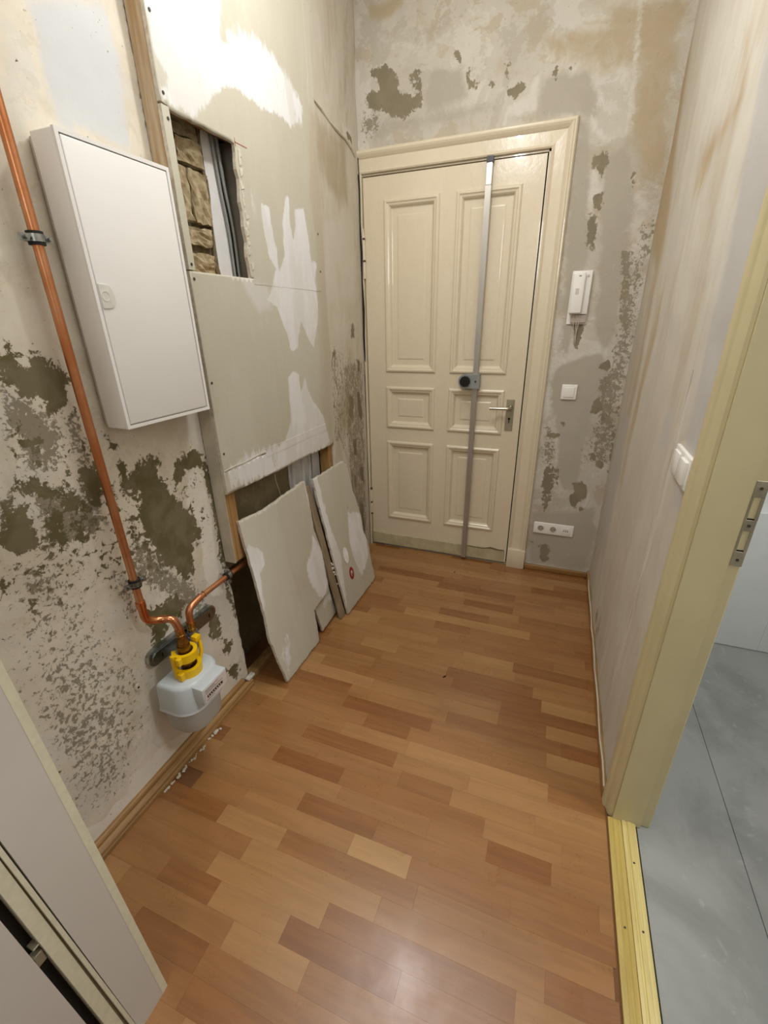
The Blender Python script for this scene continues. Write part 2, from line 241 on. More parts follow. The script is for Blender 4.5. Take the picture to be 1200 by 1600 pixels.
def plaster(name, base, base2, peelA, peelB, white, grey, ochre, speckc, rough=.88, ragged=1.0, blotch=.5, vert=1.0, wsoft=.15, wmax=1.0, patchy=.35):
    """old wall: the attributes say where paint has come off, where filler sits; the noise frays their edges"""
    m, nt, b = newmat(name)
    v = coords(nt); vs = coords(nt, (1, 1, vert))
    n1 = noise_n(nt, 3.0, 5, .6, vs); n2 = noise_n(nt, 26, 6, .65, vs, .6); n3 = noise_n(nt, 85, 5, .65, v, .4); n4 = noise_n(nt, 9, 6, .6, vs, .5)
    def att(a):
        n = nt.nodes.new('ShaderNodeAttribute'); n.attribute_name = a; return n.outputs['Fac']
    n5 = noise_n(nt, 48, 6, .7, vs, .5)
    jag = mth(nt, 'ADD', mth(nt, 'MULTIPLY', mth(nt, 'SUBTRACT', n2, .5), 1.5*ragged), mth(nt, 'MULTIPLY', mth(nt, 'SUBTRACT', n5, .5), 1.7*ragged))
    def msk(a, k=1, w=.04):
        return ramp(nt, mth(nt, 'ADD', att(a), mth(nt, 'MULTIPLY', jag, k)), .5-w, .5+w)
    c = mix(nt, ramp(nt, n1, .35, .65), lin(base), lin(base2))
    c = mix(nt, mth(nt, 'MULTIPLY', ramp(nt, n4, .5, .68), blotch), c, lin(ochre))
    c = mix(nt, mth(nt, 'MULTIPLY', ramp(nt, n4, .48, .3), blotch*.8), c, lin(white))
    # thin overlapping coats with torn edges
    n6 = noise_n(nt, 5.5, 8, .62, coords(nt, (1, 1, vert)), .9); n7 = noise_n(nt, 2.3, 9, .66, coords(nt, (1.1, 1.1, vert*1.1)), 1.2)
    c = mix(nt, mth(nt, 'MULTIPLY', ramp(nt, mth(nt, 'ADD', n6, mth(nt, 'MULTIPLY', mth(nt, 'SUBTRACT', n5, .5), .25)), .555, .575), patchy), c, lin(ochre))
    c = mix(nt, mth(nt, 'MULTIPLY', ramp(nt, mth(nt, 'ADD', n7, mth(nt, 'MULTIPLY', mth(nt, 'SUBTRACT', n5, .5), .2)), .54, .555), patchy), c, lin(grey))
    c = mix(nt, mth(nt, 'MULTIPLY', ramp(nt, n7, .44, .425), patchy), c, lin(white))
    c = mix(nt, mth(nt, 'MULTIPLY', ramp(nt, mth(nt, 'ADD', att('ochre'), mth(nt, 'MULTIPLY', mth(nt, 'SUBTRACT', n4, .5), 1.2)), .2, .75), .85), c, lin(ochre))
    c = mix(nt, mth(nt, 'MULTIPLY', ramp(nt, mth(nt, 'ADD', att('grey'), mth(nt, 'MULTIPLY', mth(nt, 'SUBTRACT', n4, .5), .8)), .3, .7), .9), c, lin(grey))
    mw = mth(nt, 'MULTIPLY', mth(nt, 'MULTIPLY', msk('white', .8, wsoft), wmax), mth(nt, 'MULTIPLY_ADD', ramp(nt, n4, .42, .56), .3, .7))
    c = mix(nt, mw, c, lin(white))
    # specks: small islands of bared plaster
    sp = mth(nt, 'ADD', mth(nt, 'MULTIPLY', n5, .65), mth(nt, 'MULTIPLY', n3, .45))
    ms = ramp(nt, mth(nt, 'ADD', sp, mth(nt, 'MULTIPLY', att('speck'), .38)), .735, .785)
    c = mix(nt, mth(nt, 'MULTIPLY', ms, .8), c, lin(speckc))
    mp_ = msk('peel', .85, .05)
    c = mix(nt, mp_, c, mix(nt, ramp(nt, n4, .4, .6), lin(peelA), lin(peelB)))
    # pin holes
    ph = ramp(nt, noise_n(nt, 90, 3, .6, v), .70, .73)
    c = mix(nt, mth(nt, 'MULTIPLY', ph, .55), c, lin(peelA))
    nt.links.new(c, b.inputs['Base Color'])
    b.inputs['Roughness'].default_value = rough; b.inputs['Specular IOR Level'].default_value = .25
    h = mth(nt, 'SUBTRACT', mth(nt, 'ADD', mth(nt, 'MULTIPLY', n3, .25), mth(nt, 'ADD', mth(nt, 'MULTIPLY', n2, .35), mth(nt, 'MULTIPLY', n4, .8))), mth(nt, 'ADD', mp_, mth(nt, 'MULTIPLY', ms, .5)))
    bump(nt, b, h, .45, .003)
    return m

def wood(name, c1, c2, axis=0, rough=.5, scale=6, coat=0, rand=None, knots=False, hue=True):
    """grain runs along the given axis"""
    m, nt, b = newmat(name)
    sc = [scale*5]*3; sc[axis] = scale*.35
    t = nt.nodes.new('ShaderNodeTexCoord'); mp = nt.nodes.new('ShaderNodeMapping'); mp.inputs['Scale'].default_value = sc
    nt.links.new(t.outputs['Object'], mp.inputs['Vector'])
    oi = nt.nodes.new('ShaderNodeObjectInfo')
    nt.links.new(mth(nt, 'MULTIPLY', oi.outputs['Random'], 40), mp.inputs['Location'])
    f = noise_n(nt, 1, 6, .6, mp.outputs[0], .8); g = noise_n(nt, 5, 3, .6, mp.outputs[0])
    c = mix(nt, ramp(nt, mth(nt, 'ADD', mth(nt, 'MULTIPLY', f, .75), mth(nt, 'MULTIPLY', g, .25)), .36, .64), lin(c1), lin(c2))
    if rand:
        a = nt.nodes.new('ShaderNodeAttribute'); a.attribute_type = 'OBJECT'; a.attribute_name = 'tone'
        c = mix(nt, a.outputs['Fac'], c, mix(nt, .35, c, lin(rand[1])) )
        n = nt.nodes.new('ShaderNodeMix'); n.data_type = 'RGBA'; n.blend_type = 'MULTIPLY'; n.inputs[0].default_value = 1
        cr = nt.nodes.new('ShaderNodeValToRGB'); cr.color_ramp.elements[0].color = lin(rand[0]); cr.color_ramp.elements[1].color = (1, 1, 1, 1)
        nt.links.new(a.outputs['Fac'], cr.inputs[0]); nt.links.new(c, n.inputs[6]); nt.links.new(cr.outputs[0], n.inputs[7]); c = n.outputs[2]
    nt.links.new(c, b.inputs['Base Color'])
    b.inputs['Roughness'].default_value = rough; b.inputs['Coat Weight'].default_value = coat; b.inputs['Coat Roughness'].default_value = .17
    if rand:
        sm = noise_n(nt, 14, 5, .7, t.outputs['Object']); nt.links.new(mth(nt, 'MULTIPLY_ADD', sm, .35, rough-.17), b.inputs['Roughness'])
    bump(nt, b, f, .12, .002)
    return m

# ------------------------------------------------------------------ object makers
def put(o, parent=None, kind=None, label=None, cat=None, group=None):
    COL.objects.link(o)
    if parent is not None: o.parent = parent
    if kind: o['kind'] = kind
    if label: o['label'] = label
    if cat: o['category'] = cat
    if group: o['group'] = group
    return o
def empty(name, loc=(0, 0, 0), **k):
    o = bpy.data.objects.new(name, None); o.empty_display_size = .05; o.location = loc
    return put(o, **k)
def obj(name, bm, mat, parent=None, smooth=False, **k):
    bmesh.ops.recalc_face_normals(bm, faces=bm.faces)
    me = bpy.data.meshes.new(name); bm.to_mesh(me); bm.free()
    if smooth:
        me.shade_smooth() if hasattr(me, 'shade_smooth') else None
        try: me.set_sharp_from_angle(angle=math.radians(35))
        except Exception: pass
    for mm in (mat if isinstance(mat, (list, tuple)) else [mat]): me.materials.append(mm)
    o = bpy.data.objects.new(name, me); put(o, parent=parent, **k)
    if parent is not None and parent.type == 'EMPTY' : o.matrix_parent_inverse = Matrix.Translation(-Vector(parent.location))
    elif parent is not None: o.matrix_parent_inverse = Matrix.Identity(4)
    return o
def box(bm, lo, hi, bev=0, seg=2, mi=0):
    mt = Matrix.Translation([(a+b)/2 for a, b in zip(lo, hi)]) @ Matrix.Diagonal([max(1e-5, b-a) for a, b in zip(lo, hi)] + [1])
    r = bmesh.ops.create_cube(bm, size=1, matrix=mt); vs = r['verts']
    fs = {f for v in vs for f in v.link_faces}
    for f in fs: f.material_index = mi
    if bev:
        es = list({e for v in vs for e in v.link_edges})
        rr = bmesh.ops.bevel(bm, geom=es, offset=bev, segments=seg, affect='EDGES', profile=.5)
        for f in rr['faces']: f.material_index = mi
    return bm
def boxo(name, lo, hi, mat, parent=None, bev=0, seg=2, **k):
    bm = bmesh.new(); box(bm, lo, hi, bev, seg); return obj(name, bm, mat, parent, smooth=bev > 0, **k)
def cyl(bm, p0, p1, r0, r1=None, n=20, mi=0, caps=True):
    p0, p1 = Vector(p0), Vector(p1); d = p1-p0; r1 = r0 if r1 is None else r1
    q = d.to_track_quat('Z', 'Y').to_matrix().to_4x4(); q.translation = (p0+p1)/2
    r = bmesh.ops.create_cone(bm, cap_ends=caps, segments=n, radius1=r0, radius2=r1, depth=d.length, matrix=q)
    for f in {f for v in r['verts'] for f in v.link_faces}: f.material_index = mi
    return bm
def tube(bm, pts, r, n=14, caps=True):
    pts = [Vector(p) for p in pts]; rings = []
    rr = r if isinstance(r, (list, tuple)) else [r]*len(pts)
    ref = None
    for i, p in enumerate(pts):
        a = pts[max(0, i-1)]; b = pts[min(len(pts)-1, i+1)]; t = (b-a).normalized()
        if ref is None: ref = t.orthogonal().normalized()
        ref = (ref - t*ref.dot(t)).normalized(); s = t.cross(ref)
        rings.append([bm.verts.new(p + rr[i]*(math.cos(2*math.pi*k/n)*ref + math.sin(2*math.pi*k/n)*s)) for k in range(n)])
    for a, b in zip(rings, rings[1:]):
        for k in range(n): bm.faces.new((a[k], a[(k+1) % n], b[(k+1) % n], b[k]))
    if caps: bm.faces.new(rings[0]); bm.faces.new(rings[-1])
    return bm
def smoothpath(pts, rad=.02, seg=5):
    """round the corners of a polyline"""
    pts = [Vector(p) for p in pts]; out = [pts[0]]
    for a, b, c in zip(pts, pts[1:], pts[2:]):
        r = min(rad, (a-b).length*.49, (c-b).length*.49)
        p, q = b+(a-b).normalized()*r, b+(c-b).normalized()*r
        for i in range(seg+1):
            t = i/seg; out.append((1-t)**2*p + 2*t*(1-t)*b + t*t*q)
    out.append(pts[-1]); return out
def extrude_poly(bm, pts, off):
    """pts: 3D outline; off: 3D vector"""
    off = Vector(off); a = [bm.verts.new(Vector(p)) for p in pts]; b = [bm.verts.new(Vector(p)+off) for p in pts]
    bm.faces.new(a); bm.faces.new(b[::-1]); n = len(pts)
    for i in range(n): bm.faces.new((a[i], a[(i+1) % n], b[(i+1) % n], b[i]))
    return bm
def torus(bm, c, axis, R, r, a0=0, a1=2*math.pi, n=28, m_=10, ref=None, sq=None):
    """ring or part ring about the axis; sq=(w,h): rectangular section (radial, axial)"""
    ax = Vector(axis).normalized(); ref = Vector(ref) if ref else ax.orthogonal(); ref.normalize(); s = ax.cross(ref); c = Vector(c)
    full = abs(a1-a0-2*math.pi) < 1e-6; rings = []
    for i in range(n if full else n+1):
        a = a0+(a1-a0)*i/n; d = math.cos(a)*ref+math.sin(a)*s
        if sq: ring = [c+d*(R+x)+ax*y for x, y in ((-sq[0], -sq[1]), (sq[0], -sq[1]), (sq[0], sq[1]), (-sq[0], sq[1]))]
        else: ring = [c+d*(R+r*math.cos(2*math.pi*k/m_))+ax*(r*math.sin(2*math.pi*k/m_)) for k in range(m_)]
        rings.append([bm.verts.new(p) for p in ring])
    k = len(rings[0]); pairs = list(zip(rings, rings[1:]))
    if full: pairs.append((rings[-1], rings[0]))
    for a, b in pairs:
        for j in range(k): bm.faces.new((a[j], a[(j+1) % k], b[(j+1) % k], b[j]))
    if not full: bm.faces.new(rings[0]); bm.faces.new(rings[-1][::-1])
    return bm

# ---- slabs with a fine grid in front that carries the wear attributes
def inpoly(P, poly):
    x, y = P[:, 0], P[:, 1]; c = np.zeros(len(P), bool); n = len(poly)
    for i in range(n):
        x0, y0 = poly[i]; x1, y1 = poly[(i+1) % n]
        if y0 == y1: continue
        k = (y0 > y) != (y1 > y)
        c ^= k & (x < (x1-x0)*(y-y0)/(y1-y0)+x0)
    return c
def polydist(P, poly):
    d = np.full(len(P), 1e9)
    for i in range(len(poly)):
        a = np.array(poly[i]); b = np.array(poly[(i+1) % len(poly)]); ab = b-a; L = (ab@ab) or 1e-12
        t = np.clip(((P-a)@ab)/L, 0, 1); d = np.minimum(d, np.hypot(*(P-a-t[:, None]*ab).T))
    return d
def attributes(me, P, layers):
    vals = {}
    for a, v, bl, poly in layers:
        bl = bl*(2.1 if a == 'peel' else 1.8)
        bb = np.array(poly); lo, hi = bb.min(0)-bl*2, bb.max(0)+bl*2
        k = np.where((P > lo).all(1) & (P < hi).all(1))[0]
        if not len(k): continue
        Q = P[k]; d = polydist(Q, poly); s = np.where(inpoly(Q, poly), 1, -1)*d
        f = v*np.clip(.5+s/(2*bl), 0, 1)
        arr = vals.setdefault(a, np.zeros(len(P))); arr[k] = np.maximum(arr[k], f)
    for a, arr in vals.items():
        at = me.attributes.new(a, 'FLOAT', 'POINT'); at.data.foreach_set('value', arr.astype(np.float32))
    return vals
def ragged(poly, amp, step, seed=0):
    out = []; n = len(poly); r = random.Random(seed)
    for i in range(n):
        a = Vector(poly[i]); b = Vector(poly[(i+1) % n]); L = (b-a).length; k = max(1, int(L/step)); nn = Vector((-(b-a).y, (b-a).x)).normalized() if L else Vector((0, 0))
        for j in range(k):
            p = a+(b-a)*(j/k); out.append(tuple(p + (nn*r.uniform(-amp, amp) if j else Vector((0, 0)))))
    return out
def slab(name, outline, frame, thick, mat, layers=(), res=.0125, holes=(), relief=0, rscale=4, parent=None, dz=None, **k):
    """frame: (origin, udir, vdir, normal); outline in u,v metres; front at origin plane, body behind it"""
    o0, ud, vd, nd = [np.array(x, float) for x in frame]
    poly = np.array(outline, float)
    lo, hi = poly.min(0), poly.max(0)
    gu = np.arange(lo[0]+res*.6, hi[0]-res*.3, res); gv = np.arange(lo[1]+res*.6, hi[1]-res*.3, res)
    loops = [list(map(tuple, outline))]+[list(map(tuple, h)) for h in holes]
    def dens(lp):
        out = []
        for i in range(len(lp)):
            a, b = np.array(lp[i]), np.array(lp[(i+1) % len(lp)]); kk = max(1, int(np.hypot(*(b-a))/(res*1.6)))
            out += [tuple(a+(b-a)*j/kk) for j in range(kk)]
        return out
    loops = [dens(l) for l in loops]
    if len(gu) and len(gv):
        G = np.stack(np.meshgrid(gu, gv), -1).reshape(-1, 2)
        G = G[inpoly(G, loops[0])]; G = G[polydist_fast(G, loops[0], res*.5)]
        for h in loops[1:]: G = G[~inpoly(G, h)]; G = G[polydist_fast(G, h, res*.5)]
    else: G = np.zeros((0, 2))
    verts = []; edges = []
    for l in loops:
        s = len(verts); verts += l; edges += [(s+i, s+(i+1) % len(l)) for i in range(len(l))]
    nb = len(verts)
    verts += [tuple(g) for g in G]
    V, E_, F_, *_ = geometry.delaunay_2d_cdt([Vector(v) for v in verts], edges, [], 0, 1e-6)
    V = np.array([tuple(v) for v in V]); F_ = np.array([f for f in F_ if len(f) == 3])
    cen = V[F_].mean(1); keep = inpoly(cen, loops[0])
    for h in loops[1:]: keep &= ~inpoly(cen, h)
    F_ = F_[keep]
    a, b, c = V[F_[:, 0]], V[F_[:, 1]], V[F_[:, 2]]
    area = (b[:, 0]-a[:, 0])*(c[:, 1]-a[:, 1])-(b[:, 1]-a[:, 1])*(c[:, 0]-a[:, 0])
    want = 1 if np.dot(np.cross(ud, vd), nd) > 0 else -1
    fl = (area*want) < 0; F_[fl] = F_[fl][:, ::-1]
    n = len(V); H = np.zeros(n)
    if relief:
        for i in range(n): H[i] = relief*noise.fractal(Vector((V[i, 0]*rscale, V[i, 1]*rscale, sum(map(ord, name))*.37)), 1, 2, 4)
    # boundary edges
    cnt = {}
    for f in F_:
        for i in range(3):
            e = (int(f[i]), int(f[(i+1) % 3])); cnt[e] = 1
    bnd = [e for e in cnt if (e[1], e[0]) not in cnt]
    X = o0+V[:, :1]*ud+V[:, 1:2]*vd+H[:, None]*nd
    if dz is not None: X = X+dz(V)[:, None]*nd
    bi = sorted({i for e in bnd for i in e}); mp = {v: n+j for j, v in enumerate(bi)}
    XB = o0+V[bi][:, :1]*ud+V[bi][:, 1:2]*vd-thick*nd
    faces = [tuple(map(int, f)) for f in F_]
    for i, j in bnd: faces.append((j, i, mp[i], mp[j]))
    allv = np.vstack([X, XB]); me = bpy.data.meshes.new(name)
    me.from_pydata(allv.tolist(), [], faces); me.update()
    nf = len(F_)
    sm = np.zeros(len(faces), bool); sm[:nf] = relief > 0; me.polygons.foreach_set('use_smooth', sm)
    mats = mat if isinstance(mat, (list, tuple)) else [mat]
    for mm in mats: me.materials.append(mm)
    if len(mats) > 1:
        mi = np.zeros(len(faces), np.int32); mi[nf:] = 1; me.polygons.foreach_set('material_index', mi)
    attributes(me, np.vstack([V, V[bi]]), layers)
    ob = bpy.data.objects.new(name, me); put(ob, parent=parent, **k); return ob
def polydist_fast(P, poly, d):
    keep = np.ones(len(P), bool); B = np.array(poly)
    for s in range(0, len(P), 4000):
        Q = P[s:s+4000]; dd = ((Q[:, None, :]-B[None])**2).sum(-1).min(1); keep[s:s+4000] = dd > d*d
    return keep
def rect(u0, u1, v0, v1): return [(u0, v0), (u1, v0), (u1, v1), (u0, v1)]

# ------------------------------------------------------------------ materials
M = {}
M['left'] = plaster('old_plaster_left', '#dfd8c8', '#d3cbba', '#686143', '#7a7258', '#e6e1d6', '#cccfd2', '#c0b6a0', '#7a715b', blotch=.22, patchy=.25, ragged=1.3)
M['board'] = plaster('gypsum_board', '#c6c2b2', '#c0bbaa', '#8b8068', '#8b8068', '#e4e4e4', '#d2d0ca', '#bcb19e', '#8b8069', ragged=.85, blotch=.06, vert=.3, wsoft=.16, patchy=.06)
M['far'] = plaster('old_plaster_far', '#cac2b3', '#cfc8ba', '#8a7f69', '#7b725f', '#dad3c8', '#d2ccc0', '#b1a289', '#8b7f6a', blotch=.35, vert=.35)
M['end'] = plaster('old_plaster_end', '#cac3b6', '#c0b9ad', '#867d68', '#8f856f', '#d6d2c8', '#b0a89a', '#b3a285', '#857b64', blotch=.3, wsoft=.35, wmax=.8, patchy=.5)
M['right'] = plaster('old_plaster_right', '#cfc8bc', '#c8bfb1', '#9a907c', '#a3987f', '#dcd9ce', '#c2bfbc', '#b7a180', '#978d79', blotch=.18, vert=.16, wsoft=.45, wmax=.6, patchy=.18)
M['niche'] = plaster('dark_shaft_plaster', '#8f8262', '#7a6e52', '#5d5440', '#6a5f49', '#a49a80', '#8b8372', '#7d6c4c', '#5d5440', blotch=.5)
M['ceiling'] = simple('ceiling_paint', '#d9d4ca', .9)
M['cut'] = simple('gypsum_core', '#cfc6b4', .9, var=.12, scale=60, bmp=.4)
M['bath_wall'] = simple('white_wall_tile', '#e4e6e4', .35, var=.02, scale=8)
def dusty(name):
    m, nt, b = newmat(name); v = coords(nt, (1, .8, 1))
    a = noise_n(nt, 3.2, 7, .6, v, .4); c = noise_n(nt, 17, 5, .6, v, .8)
    col = mix(nt, ramp(nt, a, .38, .62), lin('#a2a39f'), lin('#8c8e89'))
    col = mix(nt, mth(nt, 'MULTIPLY', ramp(nt, c, .60, .75), .45), col, lin('#c4c5c2'))
    nt.links.new(col, b.inputs['Base Color']); nt.links.new(mth(nt, 'MULTIPLY_ADD', c, .4, .25), b.inputs['Roughness']); bump(nt, b, a, .25, .006); return m
M['bath_tile'] = dusty('grey_dusty_tile') or simple('grey_stone_tile', '#9b9b97', .38, var=.10, scale=5.5, bmp=.06, col2='#84857f', sc=(1, .6, 1))
M['paint'] = simple('ivory_gloss_paint', '#dfd2b9', .25, var=.015, scale=11, coat=.6, bmp=.28, sc=(3, 3, 2))
M['khaki'] = simple('ivory_door_frame_paint', '#d0c49b', .38, var=.03, scale=6, bmp=.05)
M['white_door'] = simple('white_door_lacquer', '#c9c3ba', .45, var=.02, scale=4)
M['white_edge'] = simple('cream_door_edge', '#d9d4ba', .5, var=.04, scale=60)
M['dark'] = simple('dark_gap', '#1c130c', .9)
M['seal'] = simple('door_seal', '#7d7053', .8)
M['white_pl'] = simple('white_plastic', '#f0eee8', .32, var=.01, scale=5)
M['cab'] = simple('white_powder_coat', '#ecebe8', .42, var=.01, scale=5)
M['cab_in'] = simple('cabinet_reveal_grey', '#b9b8b4', .6)
M['copper'] = simple('copper', '#d49a73', .34, metal=.85, scale=7, col2='#bf7748', sc=(1, 1, 1), bmp=.02)
M['brass'] = simple('brass', '#c9a05a', .28, metal=1, scale=25, col2='#8f6a35')
M['zinc'] = simple('zinc_steel', '#b9bdbd', .32, metal=1, scale=30, col2='#84898a')
M['rubber'] = simple('black_rubber', '#151515', .7)
M['alu'] = simple('brushed_aluminium', '#b9b4ac', .38, metal=.75, scale=40, sc=(1, 1, .1), var=.05)
M['lockgrey'] = simple('grey_metal_paint', '#9aa09f', .42, metal=.4)
M['blackpl'] = simple('black_plastic', '#0d0c0c', .35)
M['nickel'] = simple('worn_nickel', '#a8a08a', .42, metal=.35, scale=20, col2='#918a74')
M['yellow'] = simple('yellow_plastic', '#f2c500', .42, var=.05)
M['meter'] = simple('pale_blue_grey_enamel', '#c3cbcf', .38, var=.02, scale=9, coat=.2)
M['meter_low'] = simple('pale_grey_enamel', '#b3b5b1', .5, var=.03, scale=9)
M['plate_lbl'] = simple('meter_label', '#d9cfca', .5, var=.06, scale=60)
M['black_win'] = simple('counter_window', '#2c1a1a', .15)
M['redpl'] = simple('red_sticker', '#9c2b20', .5)
M['pale_print'] = simple('pale_print', '#d8cfc8', .6)
M['print'] = simple('grey_print', '#6f6a66', .6)
M['stickerw'] = simple('white_sticker', '#ffffff', .4)
M['stud'] = wood('rough_spruce_z', '#b08a55', '#8a663a', 2, .75, 5)
M['stud_old'] = wood('dusty_spruce_z', '#bfae94', '#9b7a50', 2, .85, 3)
M['painted_stud'] = simple('whitened_timber', '#c4bba8', .8, var=.1, scale=10, bmp=.2)
M['batten'] = wood('grey_batten', '#9d8c72', '#83725a', 2, .8, 5)
M['floor'] = wood('beech_laminate', '#a27547', '#8d623a', 0, .31, 6, coat=.32, rand=('#d0b08a', '#d2ab74'))
M['skirt'] = wood('beech_skirting_y', '#ad8853', '#8f6b3c', 1, .45, 5, coat=.1)
M['skirt_x'] = wood('beech_skirting_x', '#a8814c', '#8c6737', 0, .45, 5, coat=.1)
M['thresh'] = wood('yellow_lacquered_pine_y', '#c9b164', '#b49a4c', 1, .4, 6, coat=.15)
M['thresh_l'] = wood('light_lacquered_pine_y', '#e0cf8c', '#cdb870', 1, .4, 6, coat=.15)
M['brick'] = simple('old_clay_brick', '#b5a788', .95, var=.3, scale=38, bmp=.9, col2='#8a7857')
M['mortar'] = simple('lime_mortar', '#7a6c50', .95, var=.25, scale=40, bmp=.9)
M['white_panel'] = simple('white_shaft_board', '#dcdcdc', .8, var=.05, scale=9)
M['grey_panel'] = simple('grey_shaft_board', '#857f70', .85, var=.1, scale=9)
M['cable'] = simple('grey_cable_sheath', '#8f918f', .4)
M['cord'] = simple('cream_cord', '#cbbfae', .5)
M['screw'] = simple('dark_screw_head', '#4b443c', .5, metal=.3)
M['crumb'] = simple('plaster_crumb', '#d9d2c2', .9, var=.1, scale=80, bmp=.3)
M['red_mark'] = simple('red_pencil', '#b4504a', .7)
M['crack'] = simple('crack_grime', '#5a4630', .95)
M['debris'] = simple('dark_debris', '#2e2118', .9)

Wd, L = 1.504, 2.741          # corridor width and the end wall's plane
FR_L = ((0, 0, 0), (0, 1, 0), (0, 0, 1), (1, 0, 0))
FR_B = ((.0675, 0, 0), (0, 1, 0), (0, 0, 1), (1, 0, 0))
FR_E = ((0, L, 0), (1, 0, 0), (0, 0, 1), (0, -1, 0))
FR_R = ((Wd, 0, 0), (0, 1, 0), (0, 0, 1), (-1, 0, 0))
H = 3.2

# ------------------------------------------------------------------ floor: laminate staves
floor = boxo('floor', (-.15, -1.4, -.05), (1.51, 2.85, -.002), simple('floor_joint', '#7a5230', .8), kind='structure')
sh, sw = .0652, .0648
y0 = .746-.0652*7
stave_mesh = {}
tones = {}
cnt = 0
row = 0; y = y0 - sh
while y < 2.735:
    x = .0 - random.uniform(0, .3) if y > .25 else .35-random.uniform(0, .2)
    if abs(y-.746) < .01: x = .738-.62
    first = True
    k = 0
    while x < 1.5:
        ln = random.choice((.19, .24, .28, .33, .39, .45, .52))
        if abs(y-.746) < .01: ln = (.2, .42, .195, .3, .4, .4, .3)[min(k, 6)]
        xa, xb = max(x, -.02 if y > .3 else .3), min(x+ln, 1.502)
        t = random.choice((.3, .42, .5, .55, .6, .66, .78))
        if abs(y-.746) < .01 and k == 2: t = 1.0
        if random.random() < .08: t = .2
        if xb-xa > .03 and cnt < 300:
            key = round((xb-xa), 2)
            ob = boxo('plank', (xa+.00015, y+.0001, -.006), (xb-.00015, min(y+sh-.0001, 2.738), 0), M['floor'], floor)
            ob['tone'] = t; cnt += 1
        x += ln; k += 1
    y += sh; row += 1

# ------------------------------------------------------------------ left wall, shaft and lining
wl = slab('wall_left', ragged(rect(-1.4, 1.243, 0, H), .004, .03, 3), FR_L, .13, M['left'], LAYERS['left'], .0125, relief=.004, kind='structure')
# plaster beyond the lining; slopes back to the corner
slab('plaster_surface', rect(2.1095, 2.745, 0, H), ((.0672, 0, 0), (0, 1, 0), (0, 0, 1), (1, 0, 0)), .17, M['far'], LAYERS['far'], .0125, relief=.0035, parent=wl,
     dz=lambda V: -np.clip((V[:, 0]-2.11)/.63, 0, 1)*.073)
# step of plaster above, the torn ridge
bm = bmesh.new(); tube(bm, [(.068, 2.115, 2.39), (.058, 2.2, 2.385), (.047, 2.3, 2.372), (.034, 2.42, 2.37), (.022, 2.52, 2.372), (.010, 2.62, 2.362), (.004, 2.68, 2.34)], [.002, .006, .004, .007, .004, .008, .006], 6)
obj('plaster_ridge', bm, M['crumb'], wl)
hole = ragged([(1.256, 1.692), (1.543, 1.690), (1.540, 2.083), (1.256, 2.083)], .0035, .02, 11)
# gypsum boards
tl = [(1.262, 2.0835), (1.541, 2.0835)]
up_out = [(1.235, 2.094), (1.258, 2.090), (1.262, 2.083)] + [(1.262+i*.0201, 2.083+random.uniform(-.002, .003)) for i in range(1, 14)] + \
    [(1.541+(.004*math.sin(i*1.7)+.003*random.uniform(-1, 1)), 2.083-i*.0235) for i in range(0, 17)] + [(1.545, 1.6864), (2.1092, 1.6864), (2.1092, H), (1.235, H)]
Bd = M['board']
slab('plasterboard_panel', up_out, FR_B, .0125, [Bd, M['cut']], LAYERS['board'], .0125, parent=wl, relief=.0006)
slab('plasterboard_panel', ragged(rect(1.235, 1.262, 1.69, 2.088), .0012, .03, 4), FR_B, .0125, [Bd, M['cut']], LAYERS['board'], .0125, parent=wl)
slab('plasterboard_panel', ragged(rect(1.235, 2.1092, 1.0352, 1.6860), .0003, .05, 5), FR_B, .0125, [Bd, M['cut']], LAYERS['board'], .0125, parent=wl, relief=.0006)
slab('plasterboard_panel', ragged([(1.235, .947), (1.4, .942), (1.6, .935), (1.8, .935), (2.06, .925), (2.1092, .93), (2.1092, 1.0348), (1.235, 1.0348)], .0025, .03, 6), FR_B, .0125, [Bd, M['cut']], LAYERS['board'], .0125, parent=wl, relief=.0008)
# filler skins over the joints (thin real relief)
for nm, rc in (('filler_skin', rect(1.56, 2.080, 1.668, 1.704)), ('filler_skin', rect(2.085, 2.128, .95, H)), ('filler_skin', rect(1.50, 2.080, 1.018, 1.052))):
    slab(nm, ragged(rc, .002, .03, 8), ((.0684, 0, 0), (0, 1, 0), (0, 0, 1), (1, 0, 0)), .0012, Bd, LAYERS['board'], .0125, parent=wl)
bm = bmesh.new(); tube(bm, [(.0665, 1.236, 1.037), (.0672, 1.30, 1.040), (.067, 1.36, 1.037), (.0665, 1.45, 1.043), (.0662, 1.52, 1.04)], [.003, .004, .003, .0035, .002], 6); obj('filler_ridge', bm, Bd, wl)
# torn paper at the hole's right edge
bm = bmesh.new()
for i in range(12):
    z = 1.72+i*.03+random.uniform(-.01, .01); yy = 1.545+random.uniform(0, .012)
    extrude_poly(bm, [(.068, yy, z), (.0695, yy+random.uniform(.008, .02), z+.008), (.069, yy+random.uniform(.004, .014), z+.028), (.068, yy-.003, z+.022)], (.0015, 0, 0))
obj('torn_paper', bm, M['crumb'], wl, kind='stuff')
